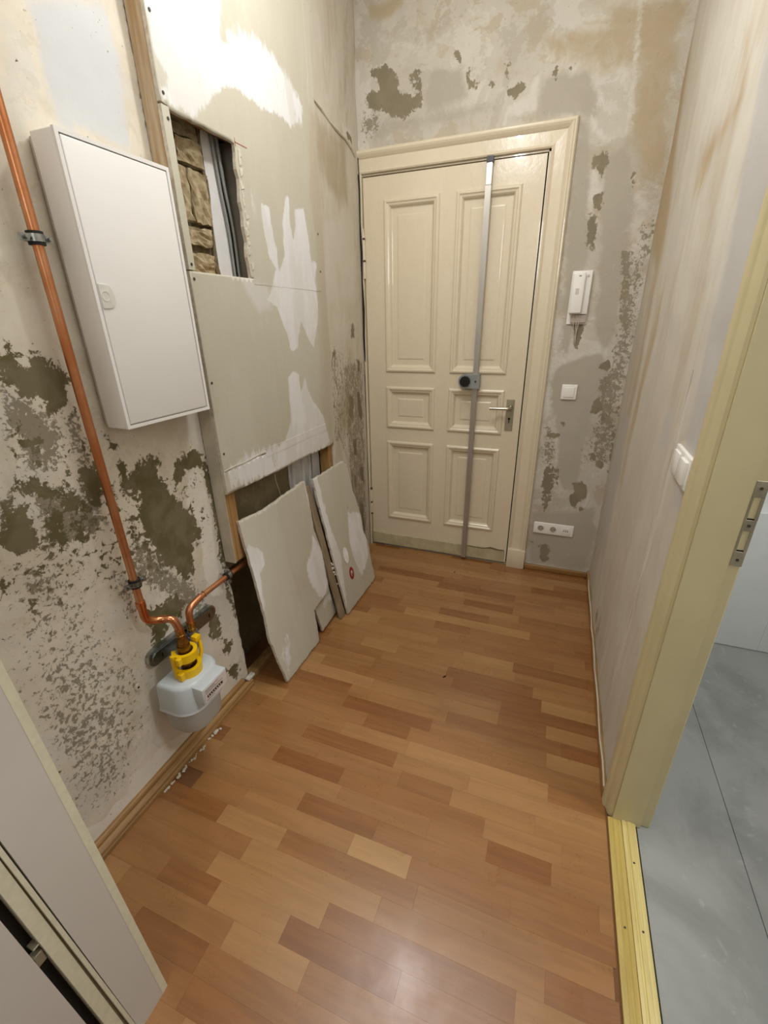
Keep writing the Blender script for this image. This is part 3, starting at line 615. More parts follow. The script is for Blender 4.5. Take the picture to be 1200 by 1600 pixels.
# studs
def stud(lo, hi, mats, z_split=None, name='stud'):
    bm = bmesh.new(); box(bm, lo, hi, .0015, 1); ob = obj(name, bm, mats, wl)
    return ob
stud((.002, 1.235, 1.2622), (.0548, 1.2615, H), M['stud_old'])
s2 = stud((.004, 1.2352, .655), (.0548, 1.288, 1.2618), M['stud'])
boxo('whitened_side', (.003, 1.2315, .652), (.0545, 1.235, 1.262), M['painted_stud'], wl)
stud((.002, 2.062, .0), (.0548, 2.109, 2.6), M['stud'])
boxo('stud', (.003, 1.289, 1.655), (.053, 2.06, 1.6855), wood('rough_spruce_y', '#b3905c', '#96703f', 1, .75, 5), wl)
boxo('stud', (.003, 1.263, 2.104), (.05, 2.06, 2.14), bpy.data.materials['rough_spruce_y'], wl)
# shaft behind the lining
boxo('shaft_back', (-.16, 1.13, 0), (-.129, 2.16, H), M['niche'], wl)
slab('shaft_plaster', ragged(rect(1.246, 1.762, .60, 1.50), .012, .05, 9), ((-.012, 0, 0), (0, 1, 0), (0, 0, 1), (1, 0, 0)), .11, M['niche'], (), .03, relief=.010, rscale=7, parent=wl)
boxo('shaft_board', (-.03, 1.462, 1.51), (-.002, 1.535, H), M['white_panel'], wl)
boxo('shaft_board', (-.03, 1.768, .02), (-.012, 1.975, 1.5), M['white_panel'], wl)
boxo('shaft_board', (-.03, 1.988, .02), (-.004, 2.061, 1.5), M['white_panel'], wl)
for yy, rr in ((1.80, .012), (1.895, .012), (1.965, .008)):
    bm = bmesh.new(); cyl(bm, (-.010, yy, .02), (-.010, yy, 1.5), rr, n=12); obj('conduit', bm, M['white_panel'], wl, smooth=True)
boxo('shaft_partition', (-.06, 1.578, 1.69), (.0535, 1.60, 2.103), M['grey_panel'], wl)
boxo('shaft_back_board', (-.06, 1.536, 1.50), (-.045, 1.578, H), M['grey_panel'], wl)
# bricks seen through the opening
courses = [(1.52, 1.60), (1.607, 1.672), (1.680, 1.752), (1.775, 1.828), (1.84, 1.985), (1.997, 2.062), (2.07, 2.14), (2.147, 2.22), (2.227, 2.3)]
boxo('mortar_bed', (-.11, 1.246, 1.51), (-.018, 1.455, H-.3), M['mortar'], wl)
for ci, (z0, z1) in enumerate(courses):
    cut = (1.30, 1.37, 1.33)[ci % 3]
    for (ya, yb) in ((1.248, cut-.005), (cut+.005, 1.452 + random.uniform(-.018, .008))):
        if yb-ya < .03: continue
        bm = bmesh.new(); box(bm, (-.04, ya, z0), (.000+random.uniform(-.008, .006), yb, z1))
        bmesh.ops.subdivide_edges(bm, edges=bm.edges, cuts=5, use_grid_fill=True)
        for v in bm.verts:
            v.co += Vector((noise.noise(v.co*45)*.012+noise.noise(v.co*110)*.005, noise.noise(v.co*40+Vector((9, 0, 0)))*.007, noise.noise(v.co*38+Vector((0, 7, 0)))*.007))
        obj('brick', bm, M['brick'], wl)
# plaster lump line between brick and board
bm = bmesh.new(); tube(bm, [(-.008, 1.457+.006*math.sin(i*2.1), 1.62+i*.05) for i in range(12)], [.008+.004*math.sin(i*1.3) for i in range(12)], 7); obj('mortar_smear', bm, M['mortar'], wl)
# screws of the lining
bm = bmesh.new()
for (yy, zz) in ((1.25, 2.115), (1.252, 2.06), (1.249, 1.705), (1.25, 1.665), (1.251, 1.35), (1.252, 1.10), (2.085, 1.90), (2.085, 1.75), (1.25, 2.28)):
    cyl(bm, (.067, yy, zz), (.0688, yy, zz), .0045, n=10)
obj('screw_head', bm, M['screw'], wl, kind='stuff')
boxo('red_pencil_mark', (.0676, 1.545, 2.087), (.0682, 1.61, 2.089), M['red_mark'], wl)
boxo('red_pencil_mark', (.0676, 1.5455, 2.075), (.0682, 1.5470, 2.10), M['red_mark'], wl)
# crack in the corner beside the entrance door
bm = bmesh.new()
pts = [(.002, 2.722, 2.36), (.004, 2.728, 2.2), (.003, 2.724, 2.05), (.006, 2.726, 1.9), (.004, 2.722, 1.75), (.007, 2.725, 1.6), (.004, 2.724, 1.45), (.006, 2.726, 1.3)]
tube(bm, pts, [.002, .003, .002, .004, .003, .006, .004, .002], 6); obj('corner_crack', bm, M['dark'], wl)
# screw plug in the wall
bm = bmesh.new(); cyl(bm, (-.002, .747, .438), (.004, .747, .438), .012, n=16); cyl(bm, (.003, .747, .438), (.0045, .747, .438), .004, n=10, mi=1)
obj('wall_plug', bm, [M['cut'], M['dark']], wl)

# ------------------------------------------------------------------ end wall, right wall, ceiling, the rest of the shell
we = slab('wall_end', rect(-.12, 1.56, 0, H), FR_E, .14, M['end'], LAYERS['end'], .0125, holes=[rect(-.06, 1.03, .001, 2.3)], relief=.0035, kind='structure')
wr = slab('wall_right', rect(1.19, 2.80, 0, H), FR_R, .11, M['right'], LAYERS['right'], .0125, relief=.0035, kind='structure')
boxo('wall_right_near', (1.504, -1.4, 0), (1.66, .33, H), M['right'], kind='structure')
boxo('lintel', (1.505, .33, 2.12), (1.66, 1.19, H), M['right'], wr)
boxo('wall_back', (-.2, -1.5, 0), (1.66, -1.4, H), M['ceiling'], kind='structure')
boxo('ceiling', (-.2, -1.5, H), (3.5, 2.95, H+.1), M['ceiling'], kind='structure')
boxo('door_void', (-.15, L+.11, 0), (1.1, L+.13, 2.4), M['dark'], we)
bm = bmesh.new(); tube(bm, [(1.5045, 1.457, 1.40), (1.504, 1.462, 1.2), (1.5045, 1.458, 1.0), (1.504, 1.470, .80), (1.5045, 1.476, .62), (1.504, 1.482, .42), (1.5045, 1.486, .26)], [.002, .004, .003, .0045, .004, .0045, .002], 6); obj('plaster_ridge', bm, M['right'], wr, smooth=True)
# paint ridge at the foot of the right wall
bm = bmesh.new(); tube(bm, [(1.4935+.002*math.sin(i*1.9), 1.22+i*.1, .052+.003*math.sin(i*2.7)) for i in range(15)], [.003+.0012*math.sin(i*3.1) for i in range(15)], 6); obj('paint_ridge', bm, M['right'], wr)
bm = bmesh.new(); box(bm, (1.492, 1.215, 0), (1.504, L, .05), .003, 2); obj('baseboard_right', bm, M['skirt'], kind='structure', smooth=True)

def prof_x(name, prof, a, b, mat, **k):
    """profile (d, z) swept along y from a to b, wall at x=0"""
    bm = bmesh.new(); extrude_poly(bm, [(d, a, z) for d, z in prof], (0, b-a, 0)); return obj(name, bm, mat, **k)
bl = empty('baseboard_left', (0, .2, 0), kind='structure')
prof_x('upper_moulding', [(0, .001), (.016, .001), (.016, .050), (.013, .056), (.0085, .060), (0, .060)], .2, 1.205, M['skirt'], parent=bl)
prof_x('lower_moulding', [(.0165, 0), (.034, 0), (.0345, .008), (.0335, .016), (.030, .020), (.0325, .025), (.031, .032), (.026, .037), (.0165, .040)], .2, 1.24, M['skirt'], parent=bl)
be = boxo('baseboard_end', (1.104, L-.018, 0), (1.4935, L, .036), M['skirt_x'], bev=.006, seg=3, kind='structure')

# ------------------------------------------------------------------ entrance door and its frame
d1 = empty('door_1', (.5, L, 0), kind='structure')
Pt = M['paint']
bs = (.140, .461, .548, .882); zs = (.232, .795, .884, 1.149, 1.237, 2.149)
LX0, LX1, LZ0, LZ1 = .019, .984, .012, 2.258
bm = bmesh.new(); yb = L+.042
for x0_, x1_ in ((LX0, bs[0]), (bs[1], bs[2]), (bs[3], LX1)): box(bm, (x0_, L, LZ0), (x1_, yb, LZ1))
for z0_, z1_ in ((LZ0, zs[0]), (zs[1], zs[2]), (zs[3], zs[4]), (zs[5], LZ1)):
    for x0_, x1_ in ((bs[0], bs[1]), (bs[2], bs[3])): box(bm, (x0_, L, z0_), (x1_, yb, z1_))
bmesh.ops.remove_doubles(bm, verts=bm.verts, dist=1e-5)
obj('door_leaf', bm, Pt, d1)
def panel(x0_, x1_, z0_, z1_):
    bm = bmesh.new()
    P_ = [(-.012, .0), (-.010, -.007), (-.004, -.011), (.004, -.011), (.010, -.006), (.018, -.004), (.024, .002), (.030, .013), (.034, .014), (.062, .014), (.068, .011), (.072, .0105)]
    prev = None
    for i, d in P_:
        c = [bm.verts.new((x, L+d, z)) for x, z in ((x0_+i, z0_+i), (x1_-i, z0_+i), (x1_-i, z1_-i), (x0_+i, z1_-i))]
        if prev:
            for j in range(4): bm.faces.new((prev[j], prev[(j+1) % 4], c[(j+1) % 4], c[j]))
        prev = c
    bm.faces.new(prev)
    return obj('door_panel', bm, Pt, d1)
for (x0_, x1_) in ((bs[0]+.012, bs[1]-.012), (bs[2]+.012, bs[3]-.012)):
    for (z0_, z1_) in ((zs[0]+.012, zs[1]-.012), (zs[2]+.012, zs[3]-.012), (zs[4]+.012, zs[5]-.012)): panel(x0_, x1_, z0_, z1_)
kb = bmesh.new(); box(kb, (LX0, L-.008, .013), (.700, L-.0005, .102), .003, 2); box(kb, (.7015, L-.007, .014), (.972, L-.0005, .108), .003, 2); obj('kick_board', kb, simple('grimy_ivory_paint', '#c6bc9a', .4, var=.12, scale=14, bmp=.2), d1)
bm = bmesh.new(); tube(bm, [(.715, L-.0085, .103), (.76, L-.009, .100), (.82, L-.0085, .098), (.88, L-.0095, .112), (.93, L-.009, .104), (.968, L-.009, .107)], [.001, .0016, .0012, .004, .003, .002], 6); obj('crack', bm, M['crack'], d1)
# casing: mitred sweep, w = distance from the leaf outward, d = how far it stands proud
prof = [(.0, 0), (.0, .012), (.006, .016), (.012, .012), (.016, .010), (.064, .012), (.070, .018), (.080, .026), (.088, .030), (.094, .026), (.099, .026), (.104, .020), (.108, .0)]
IX, IZ = 1.0, 2.274
def ring(f): return [bm.verts.new(f(w_, d_)) for w_, d_ in prof]
bm = bmesh.new()
r0 = ring(lambda w_, d_: (IX+w_, L-d_, .135)); r1 = ring(lambda w_, d_: (IX+w_, L-d_, IZ+w_)); r3 = ring(lambda w_, d_: (-.016, L-d_, IZ+w_))
for a, b in ((r0, r1), (r1, r3)):
    for i in range(len(prof)-1): bm.faces.new((a[i], a[i+1], b[i+1], b[i]))
bm.faces.new(r0); bm.faces.new(r3)
obj('casing', bm, Pt, d1)
boxo('plinth_block', (.993, L-.036, 0), (1.106, L, .1348), Pt, d1, bev=.004)
bm = bmesh.new(); extrude_poly(bm, [(.0, L-.012, z) if i % 2 == 0 else (.001, L-.012, z) for i, z in enumerate((0, .4, .8, 1.2, 1.6, 2.0, 2.274))] + [(.0135+.0015*math.sin(z*9), L-.012, z) for z in (2.274, 2.0, 1.7, 1.4, 1.1, .8, .5, .2, 0)], (0, .05, 0)); obj('casing_strip', bm, Pt, d1)
# rebate behind the leaf: dark joint
bm = bmesh.new(); box(bm, (LX0-.02, L+.043, 0), (1.03, L+.10, 2.295)); obj('rebate_shadow_board', bm, M['dark'], d1)
bm = bmesh.new(); box(bm, (LX1+.006, L+.004, 0), (1.03, L+.043, 2.295)); box(bm, (-.0, L+.004, LZ1+.007), (1.03, L+.043, 2.3)); obj('door_rebate', bm, Pt, d1)
# hinges
for zc_ in (1.90, .34):
    h_ = bmesh.new()
    if zc_ > 1:
        cyl(h_, (.017, L-.010, 1.765), (.017, L-.010, 1.855), .0075, n=14); cyl(h_, (.0165, L-.010, 1.858), (.0165, L-.010, 1.965), .008, n=14); cyl(h_, (.0165, L-.010, 1.969), (.0165, L-.010, 2.02), .007, .003, n=14)
    else:
        cyl(h_, (.017, L-.010, .25), (.017, L-.010, .335), .0075, n=14); cyl(h_, (.0165, L-.010, .339), (.0165, L-.010, .43), .008, n=14)
    obj('hinge', h_, Pt, d1, smooth=True)
    bm = bmesh.new()
    for zz in ((1.856, 1.967) if zc_ > 1 else (.25, .337, .44)): cyl(bm, (.018, L-.0105, zz-.004), (.018, L-.0105, zz+.006), .0082, n=12)
    obj('hinge_grime', bm, M['crack'], d1)
dh = obj('handle_plate', box(bmesh.new(), (.899, L-.006, .914), (.944, L, 1.098), .002, 2), M['nickel'], d1)
bm = bmesh.new(); tube(bm, smoothpath([(.922, L-.006, 1.052), (.922, L-.055, 1.052), (.81, L-.058, 1.050)], .012, 5), [.0095]*9 if False else .0085, 12)
cyl(bm, (.922, L-.006, 1.052), (.922, L-.016, 1.052), .015, .012, 18)
obj('handle', bm, simple('polished_nickel', '#c3beb0', .22, metal=1), dh, smooth=True)
bm = bmesh.new(); cyl(bm, (.921, L-.0068, .985), (.921, L-.0058, .985), .0075, n=14); box(bm, (.9185, L-.0068, .958), (.9235, L-.0058, .985)); obj('keyhole', bm, M['blackpl'], dh)

# bar lock across the entrance door
bar = empty('door_bar_lock', (.70, L-.03, .03), label='aluminium bar lock standing upright across the entrance door, with grey lock case', cat='lock')
def barseg(name, z0_, z1_, wdt, mat, par):
    xa = lambda z: .7035+(.717-.7035)*(z-.033)/2.21
    bm = bmesh.new(); extrude_poly(bm, [(xa(z0_)-wdt, L-.012, z0_), (xa(z0_)+wdt, L-.012, z0_), (xa(z1_)+wdt, L-.012, z1_), (xa(z1_)-wdt, L-.012, z1_)], (0, -.026, 0))
    bmesh.ops.bevel(bm, geom=list(bm.edges), offset=.002, segments=2, affect='EDGES')
    return obj(name, bm, mat, par, smooth=True)
barseg('lower_bar', .02, 2.150, .0150, M['alu'], bar)
ub = barseg('upper_bar', 2.151, 2.243, .0135, simple('lamplit_aluminium', '#d2cfc9', .35, metal=.6), bar)  # paler than the lower bar: the lamp's reflection is painted into the colour
barseg('end_cap', 2.244, 2.270, .017, M['blackpl'], bar)
bm = bmesh.new()
pts = [(.738, 1.160), (.738, 1.240)] + [(.655+.040*math.cos(a), 1.200+.040*math.sin(a)) for a in [math.pi/2+i*math.pi/12 for i in range(13)]]
extrude_poly(bm, [(x, L-.012, z) for x, z in pts], (0, -.048, 0)); lk = obj('lock_case', bm, M['lockgrey'], bar)
bm = bmesh.new(); cyl(bm, (.657, L-.060, 1.200), (.657, L-.078, 1.200), .031, .029, 28); box(bm, (.628, L-.082, 1.205), (.686, L-.076, 1.211), .001, 1); obj('turning_knob', bm, M['blackpl'], lk, smooth=True)
bm = bmesh.new(); cyl(bm, (.717, L-.060, 1.2), (.717, L-.062, 1.2), .006, n=14); obj('screw', bm, M['screw'], lk)

# ------------------------------------------------------------------ end wall fittings
sw1 = empty('light_switch', (1.232, L, 1.15), label='single white rocker switch on the end wall beside the entrance door', cat='light switch')
obj('frame', box(bmesh.new(), (1.191, L-.009, 1.110), (1.272, L, 1.192), .004, 3), M['white_pl'], sw1, smooth=True)
obj('rocker', box(bmesh.new(), (1.204, L-.013, 1.123), (1.259, L-.0085, 1.179), .003, 3), M['white_pl'], sw1, smooth=True)
so = empty('socket_strip', (1.255, L, .305), label='white horizontal triple outlet plate low on the end wall', cat='socket')
fr = obj('frame', box(bmesh.new(), (1.137, L-.010, .268), (1.374, L, .344), .005, 3), M['white_pl'], so, smooth=True)
for cx in (1.180, 1.254):
    bm = bmesh.new()
    torus(bm, (cx, L-.011, .306), (0, 1, 0), .0205, .0018, n=28, m_=6)
    obj('socket_rim', bm, M['white_pl'], so, smooth=True)
    bm = bmesh.new(); cyl(bm, (cx, L-.0103, .306), (cx, L-.0115, .306), .0185, n=28); so_r = obj('socket_recess', bm, simple('recess_grey', '#a9a195', .6) if 'recess_grey' not in bpy.data.materials else bpy.data.materials['recess_grey'], so)
    bm = bmesh.new()
    for dx in (-.0095, .0095): cyl(bm, (cx+dx, L-.0117, .306), (cx+dx, L-.0122, .306), .003, n=10)
    box(bm, (cx-.002, L-.0125, .288), (cx+.002, L-.0116, .294))
    obj('pin_holes', bm, M['print'], so_r)
bm = bmesh.new(); box(bm, (1.304, L-.012, .282), (1.354, L-.0095, .330), .002, 2); us = obj('charging_insert', bm, M['white_pl'], so, smooth=True)
bm = bmesh.new()
for i in range(3): box(bm, (1.3135+i*.0115, L-.0126, .301), (1.3195+i*.0115, L-.0118, .309))
box(bm, (1.313, L-.0124, .314), (1.345, L-.0118, .3155))
obj('charging_ports', bm, M['print'], us)
# intercom
ic = empty('door_intercom', (1.215, L, 1.5), label='white wall intercom handset hanging beside the entrance door above the switch', cat='intercom')
obj('back_plate', box(bmesh.new(), (1.168, L-.006, 1.500), (1.264, L, 1.75), .002, 1), M['white_pl'], ic)
obj('body', box(bmesh.new(), (1.176, L-.026, 1.548), (1.262, L-.006, 1.748), .004, 2), M['white_pl'], ic, smooth=True)
hs = obj('handset', box(bmesh.new(), (1.173, L-.048, 1.552), (1.232, L-.0265, 1.740), .006, 3), M['white_pl'], ic, smooth=True)
bm = bmesh.new(); box(bm, (1.20, L-.0488, 1.722), (1.212, L-.0478, 1.726)); obj('slot', bm, M['print'], hs)
bm = bmesh.new(); box(bm, (1.192, L-.0488, 1.64), (1.208, L-.0478, 1.668), .0004, 1); obj('emblem', bm, simple('faint_grey_print', '#d3cfc8', .5), hs)
bm = bmesh.new(); cyl(bm, (1.244, L-.026, 1.725), (1.244, L-.029, 1.725), .006, n=14); obj('hook', bm, M['plate_lbl'], ic)
bm = bmesh.new(); box(bm, (1.186, L-.020, 1.507), (1.262, L-.007, 1.545), .002, 1); obj('terminal_cover', bm, simple('shadow_grey_plastic', '#b8ada2', .6), ic)
for (a, b, c_) in ((1.200, 1.212, 1.222), (1.226, 1.222, 1.226), (1.214, 1.224, 1.2265)):
    bm = bmesh.new(); tube(bm, smoothpath([(a, L-.018, 1.548), (a+.003, L-.022, 1.50), (b, L-.012, 1.455), (c_, L-.002, 1.405), (c_, L+.02, 1.385)], .03, 4), .0022, 7); obj('cord', bm, M['cord'], ic, smooth=True)

# double switch on the right wall
dsw = empty('double_light_switch', (Wd, 1.30, 1.175), label='white double rocker switch on the right wall beside the bathroom door frame', cat='light switch')
obj('frame', box(bmesh.new(), (Wd-.011, 1.219, 1.134), (Wd, 1.382, 1.217), .004, 3), M['white_pl'], dsw, smooth=True)
obj('rocker', box(bmesh.new(), (Wd-.016, 1.312, 1.146), (Wd-.0105, 1.370, 1.205), .002, 2), M['white_pl'], dsw, smooth=True)
obj('rocker', box(bmesh.new(), (Wd-.019, 1.231, 1.146), (Wd-.0105, 1.289, 1.205), .002, 2), M['white_pl'], dsw, smooth=True)

# ------------------------------------------------------------------ bathroom doorway
d2 = empty('door_2', (1.57, 1.16, 0), kind='structure')
K = M['khaki']
# casing face on the corridor side and rounded return into the opening
def vext(name, pts, z0_, z1_, mat, par, smooth=False):
    bm = bmesh.new(); extrude_poly(bm, [(x, y_, z0_) for x, y_ in pts], (0, 0, z1_-z0_)); return obj(name, bm, mat, par, smooth=smooth)
vext('casing', [(1.506, 1.216), (1.497, 1.215), (1.494, 1.211), (1.494, 1.192), (1.497, 1.187), (1.502, 1.184), (1.505, 1.176), (1.5075, 1.165), (1.513, 1.158), (1.521, 1.156), (1.521, 1.216)], .002, 2.16, K, d2, smooth=True)
vext('jamb', [(1.5215, 1.147), (1.603, 1.147), (1.603, 1.20), (1.5215, 1.20)], .002, 2.12, K, d2)
vext('rebate_strip', [(1.605, 1.161), (1.607, 1.158), (1.630, 1.158), (1.634, 1.162), (1.634, 1.22), (1.605, 1.22)], .002, 2.12, K, d2)
boxo('rebate_groove', (1.603, 1.166, .002), (1.605, 1.2, 2.12), M['crack'], d2)
boxo('jamb', (1.5215, .33, .002), (1.66, .37, 2.12), K, d2)
boxo('head', (1.5215, .37, 2.08), (1.66, 1.147, 2.12), K, d2)
# strike plate with two openings
sp = bmesh.new()
zP = [(.983, 1.022), (1.075, 1.103), (1.158, 1.197)]
for a, b in zP: box(sp, (1.609, 1.1562, a), (1.6335, 1.158, b), .0006, 1)
for a, b in ((1.022, 1.075), (1.103, 1.158)):
    box(sp, (1.609, 1.1562, a), (1.613, 1.158, b)); box(sp, (1.627, 1.1562, a), (1.6335, 1.158, b))
spo = obj('strike_plate', sp, M['nickel'], d2)
bm = bmesh.new()
for z in (1.000, 1.089, 1.180): cyl(bm, (1.621, 1.1564, z), (1.621, 1.1552, z), .0035, n=12)
obj('screw', bm, M['screw'], spo)
bm = bmesh.new()
for a, b in ((1.022, 1.075), (1.103, 1.158)): box(bm, (1.613, 1.1572, a), (1.627, 1.1578, a+.004))
obj('latch_pocket', bm, M['dark'], spo)

# threshold of two boards
th = empty('trim_1', (1.55, .75, 0), kind='structure')
bm = bmesh.new(); extrude_poly(bm, [(1.507, .32, 0), (1.508, .32, .007), (1.520, .32, .010), (1.523, .32, .0085), (1.534, .32, .0085), (1.537, .32, .010), (1.5475, .32, .009), (1.5475, .32, 0)], (0, .83, 0)); obj('threshold_board', bm, M['thresh'], th)
bm = bmesh.new(); extrude_poly(bm, [(1.548, .32, 0), (1.548, .32, .0135), (1.556, .32, .015), (1.558, .32, .0125), (1.562, .32, .0125), (1.564, .32, .015), (1.574, .32, .015), (1.576, .32, .013), (1.580, .32, .014), (1.588, .32, .012), (1.589, .32, 0)], (0, .83, 0)); obj('threshold_board', bm, M['thresh_l'], th)
bm = bmesh.new()
for x, y_ in ((1.570, 1.02), (1.572, .845), (1.5285, .842)): cyl(bm, (x, y_, .009), (x, y_, .0158 if x > 1.54 else .0094), .003, n=10)
obj('screw_head', bm, M['screw'], th, kind='stuff')
boxo('joint_gap', (1.5892, .32, -.03), (1.5945, 1.15, -.003), M['dark'], th)

# ------------------------------------------------------------------ bathroom
bf = boxo('floor_bathroom', (1.512, -.8, -.06), (3.4, 2.5, -.006), simple('tile_grout', '#75766f', .9), kind='structure')
xs = (1.5945, 1.8855, 2.4875, 3.09, 3.4); ys = (-.8, .46, 2.30)
ys2 = (-.8, .46, 1.66, 2.30)
for i in range(4):
    yy = ys
    for j in range(2):
        bm = bmesh.new(); box(bm, (xs[i]+.0008, yy[j]+.0008, -.012), (xs[i+1]-.0008, yy[j+1]-.0008, -.0015), .0008, 1)
        obj('tile', bm, M['bath_tile'], bf)
bw = boxo('wall_bathroom_end', (1.66, 2.42, 0), (3.4, 2.5, H), M['bath_wall'], kind='structure')
boxo('wall_bathroom_right', (3.4, -.8, 0), (3.5, 2.5, H), M['bath_wall'], kind='structure')
boxo('wall_bathroom_back', (1.66, -.9, 0), (3.5, -.8, H), M['bath_wall'], kind='structure')
bm = bmesh.new(); box(bm, (1.62, 2.276, 0), (3.4, 2.42, .726), .006, 3); ld = obj('trim_2', bm, M['bath_wall'], kind='structure', smooth=True)
for x in (1.73, 2.254, 2.78): boxo('tile_joint', (x, 2.2755, 0), (x+.0015, 2.2762, .72), simple('light_grout', '#c9cbc8', .9) if 'light_grout' not in bpy.data.materials else bpy.data.materials['light_grout'], ld)

# ------------------------------------------------------------------ white door set at the near left (it leans a little)
T = .0778
d3 = empty('door_3', (.442, .25, 0), kind='structure')
def lx(z, off=0): return .442-T*z+off
def leanprism(name, sec, z0_, z1_, mat, bend=-.0, bev=0):
    """sec: outline (offset from face, y) in plan, swept up along the leaning face"""
    bm = bmesh.new()
    bd = lambda y_: bend*min(1, max(0, (.3-y_)/.06)) if bend else 0
    a = [(lx(z0_, o), y_+bd(y_)*z0_, z0_) for o, y_ in sec]; b = [(lx(z1_, o), y_+bd(y_)*z1_, z1_) for o, y_ in sec]
    va = [bm.verts.new(p) for p in a]; vb = [bm.verts.new(p) for p in b]
    bm.faces.new(va); bm.faces.new(vb[::-1]); n = len(sec)
    for i in range(n): bm.faces.new((va[i], va[(i+1) % n], vb[(i+1) % n], vb[i]))
    return obj(name, bm, mat, d3)
leanprism('casing', [(0, .234), (0, .3055), (-.012, .311), (-.030, .311), (-.030, .234)], 0.0, 2.15, M['white_door'], -.038)
leanprism('casing_edge', [(.0006, .3005), (-.001, .3165), (-.012, .3175), (-.030, .3175), (-.030, .3115), (-.0122, .3115)], 0.0, 2.15, M['white_edge'], 0)
leanprism('casing_bead', [(-.0005, .2265), (-.0005, .2335), (-.02, .2335), (-.02, .2265)], 0, 2.15, M['white_edge'], -.042)
leanprism('door_seal', [(-.008, .2195), (-.008, .2265), (-.02, .2265), (-.02, .2195)], 0, 2.15, M['seal'], -.042)
leanprism('frame_face', [(-.004, .197), (-.004, .2195), (-.03, .2195), (-.03, .197)], 0, 2.15, M['white_edge'], -.036)
leanprism('dark_rebate', [(-.03, .170), (-.03, .197), (-.045, .197), (-.045, .170)], 0, 2.15, M['dark'], -.030)
leanprism('door_leaf', [(-.002, -.60), (-.002, .178), (-.028, .178), (-.028, -.60)], 0.0, 2.15, M['white_door'], -.036)
bm = bmesh.new(); z=.46
box(bm, (lx(z)-.028, .164, .42), (lx(z)-.012, .180, .452), .001, 1); box(bm, (lx(z)-.028, .168, .472), (lx(z)-.008, .182, .476), .001, 1); box(bm, (lx(z)-.02, .163, .455), (lx(z)-.004, .1665, .4595))
obj('hinge_part', bm, M['nickel'], d3)
wn = bmesh.new(); extrude_poly(wn, [(lx(0)-.05, -1.4, 0), (lx(H)-.05, -1.4, H), (-.005, -1.4, H), (-.005, -1.4, 0)], (0, 1.69, 0)); obj('wall_left_near', wn, M['white_door'], kind='structure')

# ------------------------------------------------------------------ distribution cabinet
cb = empty('distribution_cabinet', (0, 1.03, 1.274), label='white flat electrical distribution cabinet mounted on the peeling left wall', cat='cabinet')
Y0, Y1, Z0, Z1, XF = .871, 1.190, 1.2745, 1.931, .096
boxo('back_rim', (.004, Y0+.006, Z0+.006), (.020, Y1-.006, Z1-.006), simple('rim_grey', '#c9c5bb', .5), cb, bev=.003)
boxo('body', (.018, Y0, Z0), (XF-.006, Y1, Z1), M['cab'], cb, bev=.004, seg=3)
bm = bmesh.new()
for lo, hi in (((XF-.008, Y0, Z0), (XF, Y0+.009, Z1)), ((XF-.008, Y1-.009, Z0), (XF, Y1, Z1)), ((XF-.008, Y0+.009, Z0), (XF, Y1-.009, Z0+.009)), ((XF-.008, Y0+.009, Z1-.009), (XF, Y1-.009, Z1))): box(bm, lo, hi)
bmesh.ops.remove_doubles(bm, verts=bm.verts, dist=1e-5); obj('front_frame', bm, M['cab'], cb)
boxo('shadow_gap', (XF-.0085, Y0+.009, Z0+.009), (XF-.0055, Y1-.009, Z1-.009), M['cab_in'], cb)
dr = boxo('door', (XF-.0056, Y0+.0115, Z0+.0115), (XF+.0002, Y1-.0115, Z1-.0115), M['cab'], cb, bev=.003, seg=3)
bm = bmesh.new()
yc, zc_ = .897, 1.602
pts = [(Y0+.013, 1.575), (yc+.008, 1.575)] + [(yc+.004+.018*math.cos(a)+.004, 1.602+.028*math.sin(a)*.95) for a in [-math.pi/2.4+i*math.pi/1.2/12 for i in range(13)]] + [(Y0+.013, 1.629)]
extrude_poly(bm, [(XF+.0003, y_, z_) for y_, z_ in pts], (.0025, 0, 0)); obj('lock_plate', bm, simple('lock_white', '#e0dfd6', .4), dr)
bm = bmesh.new(); torus(bm, (XF+.003, yc, 1.602), (1, 0, 0), .011, .0008, n=24, m_=6); obj('lock_ring', bm, bpy.data.materials['lock_white'], dr)

# ------------------------------------------------------------------ copper pipes and clamps
R1 = .0115
px = .042
cp = empty('copper_riser_pipe', (px, .806, .7), label='long vertical copper gas pipe left of the white cabinet, bending into the meter', cat='pipe')
bm = bmesh.new(); tube(bm, [(px, .800, 2.9), (px, .804, 1.9), (px, .803, 1.3), (px, .806, .742)], R1, 18); obj('pipe', bm, M['copper'], cp, smooth=True)
el = smoothpath([(px, .806, .745), (px, .807, .672), (px+.018, .845, .655), (px+.05, .864, .655), (px+.062, .868, .61)], .026, 6)
bm = bmesh.new(); tube(bm, el, R1+.0012, 18)
for i, (f0, p) in enumerate(((.0, Vector((px, .806, .742))),)): cyl(bm, p+Vector((0, 0, .004)), p-Vector((0, 0, .018)), R1+.003, n=20)
torus(bm, (px+.016, .842, .657), (.4, .85, -.1), .0125, .002, n=20, m_=6); torus(bm, (px+.030, .856, .655), (.55, .83, 0), .0125, .002, n=20, m_=6)
obj('elbow_fitting', bm, simple('bright_copper', '#e09a70', .2, metal=1, scale=12, col2='#c67c50'), cp, smooth=True)
MX, MY = px+.062, .868
bm = bmesh.new()
cyl(bm, (MX, MY, .612), (MX, MY, .600), .0145, n=20); cyl(bm, (MX, MY, .600), (MX, MY, .580), .0125, n=20); torus(bm, (MX, MY, .590), (0, 0, 1), .0135, .0025, n=22, m_=6)
cyl(bm, (MX, MY, .580), (MX, MY, .555), .0165, n=6); cyl(bm, (MX, MY, .555), (MX, MY, .548), .018, n=20)
obj('brass_union', bm, M['brass'], cp, smooth=True)
